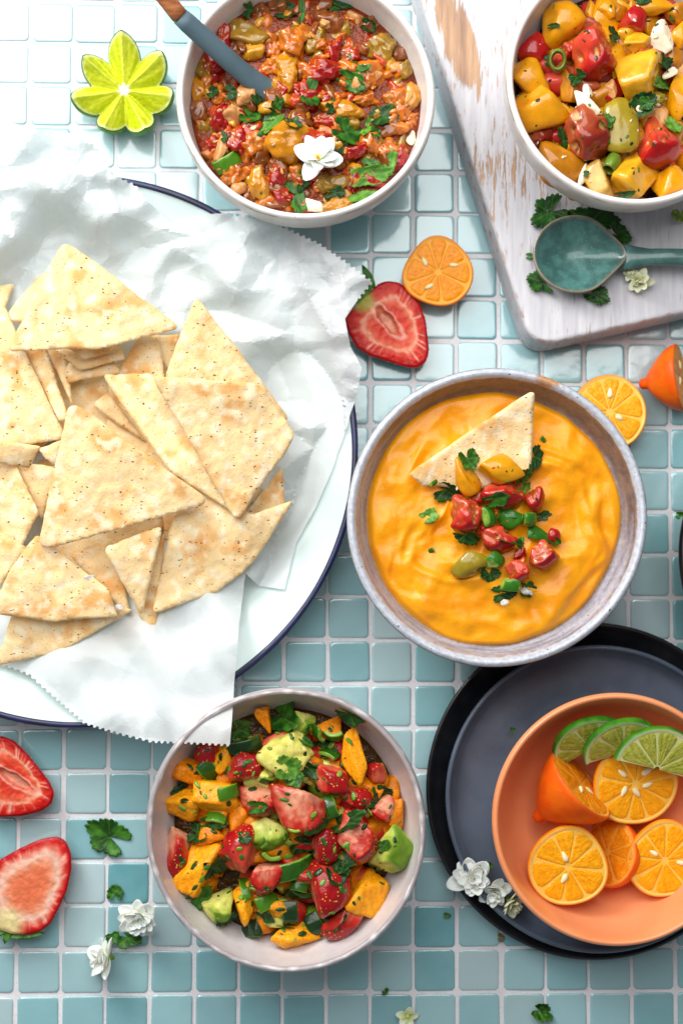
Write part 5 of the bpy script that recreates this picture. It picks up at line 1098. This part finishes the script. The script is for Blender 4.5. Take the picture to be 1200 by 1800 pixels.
# ------------------------------------------------------------------ star cut lime
def star_lime():
    px, py, zt = 216, 158, 24.0; k = mmpx(zt); c = P(px, py, 0)
    root = thing('star_cut_lime', 'lime half cut in a zigzag star standing beside the salsa bowl', 'lime', (P(217, 155, 20).x, P(217, 155, 20).y, 0))
    npet = 7; n = 210; th = np.arange(n) * 2 * math.pi / n; ph0 = math.radians(92)
    u = ((th - ph0) / (2 * math.pi) * npet) % 1; w = np.abs(u - .0); w = np.minimum(u, 1 - u) * 2          # 0 on a petal, 1 in a valley
    ti = np.floor(((th - ph0) / (2 * math.pi) * npet) + .5).astype(int) % npet
    R = np.array([98, 86, 92, 84, 88, 90, 92])[ti] * k; R = R * (1 - .32 * w ** 2.0)
    H = 26 - 15 * w
    rows = 26; V = []; C = []
    fl, fl2, pi, co = hexc('#b0bc14'), hexc('#d0d43a'), hexc('#dfe39a'), hexc('#f3f0dc')
    for i in range(rows):
        s = i / (rows - 1); zz = 17 * (1 - s) + H * s - 3.0 * np.sin(math.pi * s) * (1 - w) * .4 + .5 * vnoise(np.stack([th * 14, np.full(n, s * 3), th * 0], 1), 4) * s * (s < .97)
        V.append(np.stack([R * s * np.cos(th), R * s * np.sin(th), zz], 1))
        st = vnoise(np.stack([np.cos(th) * 11, np.sin(th) * 11, np.full(n, s * 1.2)], 1), 7)
        cl = lerp(fl, fl2, sstep(-.3, .5, st)); cl = lerp(cl, pi, np.exp(-((w - 0.0) / .06) ** 2) * .25 + 0 * s); cl = lerp(cl, co, np.full(n, float(sstep(.16, .09, s)))); cl = lerp(cl, pi, np.full(n, float(sstep(.92, .955, s)) * .8)); C.append(cl)
    V = np.concatenate(V); C = np.concatenate(C)
    link('cut_flesh', newmesh('cut_flesh', V, grid_faces(rows, n, True), M['pulp'], C), root)
    V = []; C = []; Rm = 30.0
    for i in range(18):
        s = i / 17; a = s * math.pi / 2
        rr = (R + .5) * (1 - s) ** .0 * np.cos(a * .96) + 0; belly = 1 + .10 * math.sin(math.pi * s)
        zz = (H + .2) * (1 - s) ** 1.25; V.append(np.stack([rr * belly * np.cos(th), rr * belly * np.sin(th), zz], 1)); C.append(lerp(np.tile(hexc('#5f9a1c'), (n, 1)), hexc('#2f7414'), np.full(n, min(1, s * 2.5))))
    V = np.concatenate(V); C = np.concatenate(C)
    link('peel', newmesh('peel', V, grid_faces(18, n, True) + [tuple(range(17 * n, 18 * n))], M['skin'], C), root)
star_lime()

# ------------------------------------------------------------------ strawberries
def resample(poly, c, n):
    poly = np.asarray(poly, float); th = np.arange(n) * 2 * math.pi / n; R = np.zeros(n)
    for i, t in enumerate(th):
        d = np.array([math.cos(t), math.sin(t)]); best = 0
        for a, b in zip(poly, np.roll(poly, -1, 0)):
            ab = b - a; den = d[0] * ab[1] - d[1] * ab[0]
            if abs(den) < 1e-9: continue
            ac = a - c; tt = (ac[0] * ab[1] - ac[1] * ab[0]) / den; uu = (ac[0] * d[1] - ac[1] * d[0]) / den
            if tt > 0 and -1e-6 <= uu <= 1 + 1e-6: best = max(best, tt)
        R[i] = best
    for _ in range(3): R = (np.roll(R, 1) + R * 2 + np.roll(R, -1)) / 4
    return th, R
def strawberry(outline, z, ramp, label, hollow=None, depth=11.0, seed=1, sepals=(), tint=None):
    o2 = np.array([P(x, y, z)[:2] for x, y in outline]); c = o2.mean(0); n = 160; th, R = resample(o2, c, n); rows = 40
    root = thing('strawberry_half', label, 'strawberry', (c[0], c[1], 0), 'strawberry halves on the tiles')
    ks = [k for k, _ in ramp]; cs = np.array([hexc(h) for _, h in ramp]); V = []; C = []; r = np.random.default_rng(seed)
    for i in range(rows):
        s = i / (rows - 1); x, y = R * s * np.cos(th), R * s * np.sin(th)
        nz = n2(x / 5, y / 5, seed, 2); ss = np.clip(s + .07 * nz + .035 * n2(np.cos(th) * 3, np.sin(th) * 3, seed + 1), 0, 1) if s < .93 else np.full(n, s)
        cl = np.stack([np.interp(ss, ks, cs[:, j]) for j in range(3)], 1)
        st = n2(np.cos(th) * 11, np.sin(th) * 11, seed + 2) ; st2 = n2(np.cos(th) * 24, np.sin(th) * 24, seed + 6)
        cl = lerp(cl, hexc('#f4c3ac'), sstep(.22, .6, st + .4 * st2) * sstep(.56, .68, s) * sstep(.95, .84, s) * .65)
        zz = .35 * n2(x / 3.2, y / 3.2, seed + 3, 2) + .8 * s * (1 - s) - .9 * sstep(.95, 1.0, s)
        if hollow:
            hxp, hyp, la, lb, ang, dp = hollow; dx, dy = x - hxp, y - hyp; ca, sa = math.cos(ang), math.sin(ang)
            e = np.hypot((dx * ca + dy * sa) / la, (-dx * sa + dy * ca) / lb) + .25 * nz; g = sstep(1.0, .55, e); zz = zz - dp * g; cl = lerp(cl, hexc('#dba083'), g * .8); cl = lerp(cl, hexc('#f3cdb4'), np.exp(-((e - 1.12) / .16) ** 2) * .5)
        if tint is not None:
            tx, ty, tr, th_ = tint; e = np.hypot(x - tx, y - ty); cl = lerp(cl, hexc(th_), sstep(tr, tr * .3, e) * .85)
        V.append(np.stack([x, y, zz], 1)); C.append(cl)
    V = np.concatenate(V); C = np.concatenate(C)
    link('cut_face', newmesh('cut_face', V, grid_faces(rows, n, True), M['wet'], C), root, (0, 0, z))
    V = []
    for i in range(22):
        a = i / 21 * math.pi / 2; s = math.cos(a) ** .75 if i < 21 else .02
        rr = R * s * (1 + .035 * math.sin(2 * a)); x, y = rr * np.cos(th), rr * np.sin(th); V.append(np.stack([x, y, -.8 - depth * math.sin(a) + .25 * n2(x / 2.2, y / 2.2 + i, seed + 8)], 1))
    V = np.concatenate(V); C = np.tile(hexc('#a80d16'), (len(V), 1)); C = np.concatenate([C, np.ones((len(V), 1))], 1)
    skin_o = link('skin', newmesh('skin', V, grid_faces(22, n, True) + [tuple(range(21 * n, 22 * n))], M['straw'], C), root, (0, 0, z))
    V0, F0 = ico(2); sm = newmesh('seed', V0 * np.array([.6, .36, .25]), F0, M['seeds'], np.tile(hexc('#c99a3a'), (len(V0), 1)))
    for k in range(26):
        i = int((k + r.uniform(-.3, .3)) / 26 * n) % n; zz = -r.choice([1.6, 3.2, 4.4]); rr = R[i] * 1.012
        link('seed', sm, skin_o, (rr * math.cos(th[i]), rr * math.sin(th[i]), zz), (0, math.radians(90), th[i]))
    for (sx, sy, ang, L, w, up) in sepals:
        p = P(sx, sy, z); V = []; nu, nv = 14, 7
        for i in range(nu):
            u = i / (nu - 1); ww = w * math.sin(math.pi * min(1, u * .9 + .12)) ** .8
            for j in range(nv): v = j / (nv - 1) * 2 - 1; V.append((L * u, ww * v, up * u * u + .8 * v * v - .5))
        V = np.array(V); F = grid_faces(nu, nv); m = len(V); bd = list(range(nv)) + [i * nv + nv - 1 for i in range(1, nu)] + [(nu - 1) * nv + j for j in range(nv - 2, -1, -1)] + [i * nv for i in range(nu - 2, 0, -1)]
        F = F + [tuple(reversed([i + m for i in f])) for f in F] + [(bd[i], bd[i - 1], bd[i - 1] + m, bd[i] + m) for i in range(len(bd))]; A = np.concatenate([V, V - np.array([0, 0, .5])])
        link('sepal', newmesh('sepal', A, F, M['leaf'], noisecol(A, hexc('#24521a'), hexc('#4a7d2a'), 6, seed)), root, (p.x - c[0], p.y - c[1], z - 1.5), rot_up(ang))
f6 = zx(580, 400, 1200 / 280.0); f5 = zx(0, 1280, 3.75)
RA = [(0, '#d03420'), (.38, '#d63c26'), (.54, '#e0603f'), (.63, '#eda184'), (.70, '#d8452c'), (.82, '#c8200f'), (.94, '#b50e10'), (1, '#a00a12')]
RB = [(0, '#e4724a'), (.38, '#e77c54'), (.52, '#ec9a78'), (.66, '#f3c8b2'), (.78, '#ea8570'), (.88, '#d43028'), (.95, '#c0121a'), (1, '#a80c14')]
strawberry([f6(*q) for q in [(108, 690), (160, 622), (330, 455), (372, 415), (440, 400), (520, 412), (600, 472), (680, 580), (720, 700), (735, 830), (745, 930), (722, 1010), (660, 1055), (580, 1050), (450, 1010), (300, 962), (200, 900), (140, 790)]],
           13, RA, 'halved hollow strawberry beside the halved orange citrus', hollow=(-2.5, 2.5, 11.5, 3.8, math.radians(-48), 4.0), seed=3, sepals=[(*f6(330, 450), -118, 15, 2.6, 2), (*f6(240, 540), -60, 12, 2.6, 3), (*f6(240, 560), -140, 11, 3.0, 1)], tint=(-17, 14, 9, '#a9b04a'))
strawberry([f5(*q) for q in [(-150, 130), (-60, 62), (20, 55), (90, 85), (170, 160), (250, 260), (320, 350), (358, 425), (340, 500), (270, 548), (150, 578), (0, 588), (-120, 560), (-180, 350)]],
           13, RA, 'halved strawberry at the left edge below the enamel plate', hollow=(0, -1.0, 12, 3.2, math.radians(-32), 3.5), seed=5)
strawberry([f5(*q) for q in [(-70, 940), (0, 870), (130, 795), (260, 737), (370, 716), (430, 742), (468, 830), (470, 930), (440, 1070), (392, 1180), (332, 1290), (270, 1340), (180, 1364), (80, 1358), (10, 1335), (-60, 1290), (-120, 1150)]],
           13, RB, 'halved pale pink strawberry at the lower left, cut face up', seed=8, sepals=[(*f5(60, 1370), 8 - 12, 20, 2.8, 1), (*f5(40, 1310), 150, 12, 3.2, 2), (*f5(50, 1330), 100, 8, 2.2, 1)], tint=(-14, -20, 13, '#e3dc9a'))

# ------------------------------------------------------------------ loose herbs and blossoms
def loose(px, py, w, h, ang, z, label, **k): put_leaf(px, py, w, h, ang, z, uniq(label), 'cilantro leaves lying loose', **k)
loose(186, 1469, 82, 62, -150, 2.2, 'broad cilantro leaf lying alone on the tiles at the lower left', curl=.18, tilt=5, lobes=5, ragged=.1)
loose(203, 1568, 27, 30, -90, 1.6, 'small three lobed leaf fragment above the white blossoms', curl=.2, tilt=4, lobes=3)
loose(228, 1650, 46, 44, 30, 5, 'dark leaf tucked between the two white blossoms on the tiles', curl=.4, tilt=14, lobes=3)
loose(198, 1648, 26, 26, 200, 6, 'small leaf above the lower white blossom on the tiles', curl=.4, tilt=14, lobes=3)
loose(955, 1780, 40, 32, 20, 4, 'curled green leaf at the bottom edge of the picture', curl=.9, tilt=14, lobes=3, ragged=.1)
loose(786, 1609, 14, 10, 0, 1.4, 'tiny green leaf speck left of the blossoms by the plates', curl=.3, lobes=3)
loose(880, 1648, 12, 16, 0, 1.4, 'tiny brownish green speck below the black plate', curl=.3, lobes=3, dark='#5a4a1c', light='#7a6a2a')
loose(677, 1743, 10, 16, 40, 1.4, 'tiny green shred above the dried blossom at the bottom of the picture', curl=.3, lobes=3)
loose(900, 1283, 12, 10, 0, 15, 'tiny green speck on the grey plate', curl=.3, lobes=3)
loose(1194, 906, 16, 14, 0, 41, 'tiny leaf on the rim of the black bowl at the right edge', curl=.3, lobes=3)
loose(962, 374, 74, 62, 150, 33, 'large dark cilantro leaf above the ceramic spoon', curl=.35, tilt=8, lobes=5, dark='#133a0e', light='#235a18')
loose(1040, 392, 110, 60, 0, 32.5, 'shaded cilantro leaf between the salad bowl and the ceramic spoon', curl=.3, tilt=6, lobes=5, dark='#133a0e', light='#235a18')
loose(1087, 413, 50, 46, 30, 34, 'cilantro leaf at the neck of the ceramic spoon', curl=.35, tilt=8, lobes=5, dark='#133a0e', light='#235a18')
loose(950, 494, 54, 46, 200, 33, 'cilantro leaf at the lower left of the ceramic spoon', curl=.35, tilt=8, lobes=5, dark='#163f0e', light='#2f6a1c')
loose(1050, 518, 50, 36, 20, 33, 'cilantro leaf below the bowl of the ceramic spoon', curl=.35, tilt=8, lobes=5, dark='#163f0e', light='#2f6a1c')
loose(931, 450, 16, 12, 0, 31.5, 'tiny leaf tip at the left of the ceramic spoon', curl=.3, lobes=3)
loose(1197, 378, 24, 40, 80, 36, 'yellow green leaf at the right edge under the salad bowl', curl=.4, lobes=3, dark='#6f8a22', light='#a3b84a')
flower(246, 1612, 10, 84, 'fuller white blossom on the tiles left of the fruit salsa bowl', 4, 7, tilt=14, tdir=20, seed=11, open_=.8)
flower(190, 1683, 9, 82, 'lower white blossom with a green calyx on the tiles', 3, 6, tilt=62, tdir=100, seed=12, open_=.9)
flower(828, 1544, 15, 86, 'upper left white blossom resting on the black plate rim', 4, 7, tilt=-12, tdir=60, seed=13, open_=.85)
flower(868, 1564, 16, 66, 'middle white blossom of the cluster on the plates', 4, 6, tilt=20, tdir=10, seed=14, open_=.9)
flower(894, 1584, 15, 62, 'greenish white bud against the peach bowl', 3, 6, tilt=50, tdir=-40, seed=15, open_=1.7, green=True)
loose(855, 1524, 26, 18, -20, 19, 'small green leaf among the blossoms on the plates', curl=.4, lobes=3)
flower(1124, 492, 34, 56, 'crumpled yellowish blossom under the handle of the ceramic spoon', 3, 5, tilt=35, tdir=30, seed=16, open_=1.3, green=True)
flower(1106, 480, 34, 34, 'pale round bud beside the yellowish blossom on the board', 3, 6, tilt=10, seed=17, open_=2.6, green=True)
flower(716, 1786, 3, 40, 'dried wilted blossom at the bottom edge of the picture', 1, 5, tilt=10, seed=18, open_=.8, green=True)
def confetti(name, c, rad, n, cols, smin, smax, seed, label, mat='pepper'):
    """chopped bits too small to count, each lying on what is beneath it"""
    bpy.context.view_layer.update(); dg = bpy.context.evaluated_depsgraph_get(); r = np.random.default_rng(seed); Vs, Fs, Cs, off = [], [], [], 0; V0, F0 = ico(2)
    for i in range(n):
        a, d = r.uniform(0, 6.283), math.sqrt(r.uniform(0, 1)) * rad
        hit, loc, nr, idx, ob, mw = scene.ray_cast(dg, Vector((c.x + d * math.cos(a), c.y + d * math.sin(a), 140)) * S, Vector((0, 0, -1)))
        if not hit or nr.z < .25 or 'bowl' in ob.name or 'spoon' in ob.name or 'petal' in ob.name: continue
        L = r.uniform(smin, smax); V = V0 * np.array([L, L * r.uniform(.3, .7), L * .16]); V[:, 2] += .25 * V[:, 0] ** 2 / max(L, .1) * r.uniform(-.6, .8)
        V[:, :2] += .22 * L * np.stack([vnoise(V0 * 1.7 + i, 3), vnoise(V0 * 1.7 + i, 4)], 1)
        q = Vector((0, 0, 1)).rotation_difference(nr).to_matrix() @ Matrix.Rotation(r.uniform(0, 6.3), 3, 'Z'); V = V @ np.array(q).T + np.array(loc) / S + np.array(nr) * .15
        h = hexc(cols[int(r.integers(len(cols)))]); Vs.append(V); Cs.append(np.tile(h, (len(V), 1))); Fs += [tuple(j + off for j in f) for f in F0]; off += len(V)
    link(name, newmesh(name, np.concatenate(Vs), Fs, M[mat], np.concatenate(Cs)), None, label=label, cat='garnish', kind='stuff')
GRN = ['#1d4a12', '#2f6a1a', '#4a8428', '#24541a']
confetti('herb_bits', cFruit, 62, 240, GRN + ['#8fae3c', '#1a3a10', '#6f9c2c'], .6, 3.0, 3, 'fine chopped herb and pepper bits over the fruit salsa')
confetti('herb_bits', cSalad, 60, 120, GRN + ['#20180c', '#e8dcc0', '#2a1c0c'], .4, 1.5, 4, 'fine herb and black pepper bits over the tomato salad')
confetti('herb_bits', cSalsa, 60, 110, ['#2f6a1a', '#d8a44a', '#e0b070', '#b8401a', '#d8862a', '#e2c8a0', '#7a2a10'], .6, 2.4, 5, 'fine bits of onion, tomato and herb over the cooked salsa')
pc_ = P(872, 905, 52); confetti('herb_bits', pc_, 26, 34, GRN + ['#c8341a'], .5, 1.5, 6, 'small herb crumbs scattered on the dip')
print('objects', len(bpy.data.objects), 'tris', sum(len(m.loop_triangles) if m.loop_triangles else sum(len(p.vertices) - 2 for p in m.polygons) for m in bpy.data.meshes))
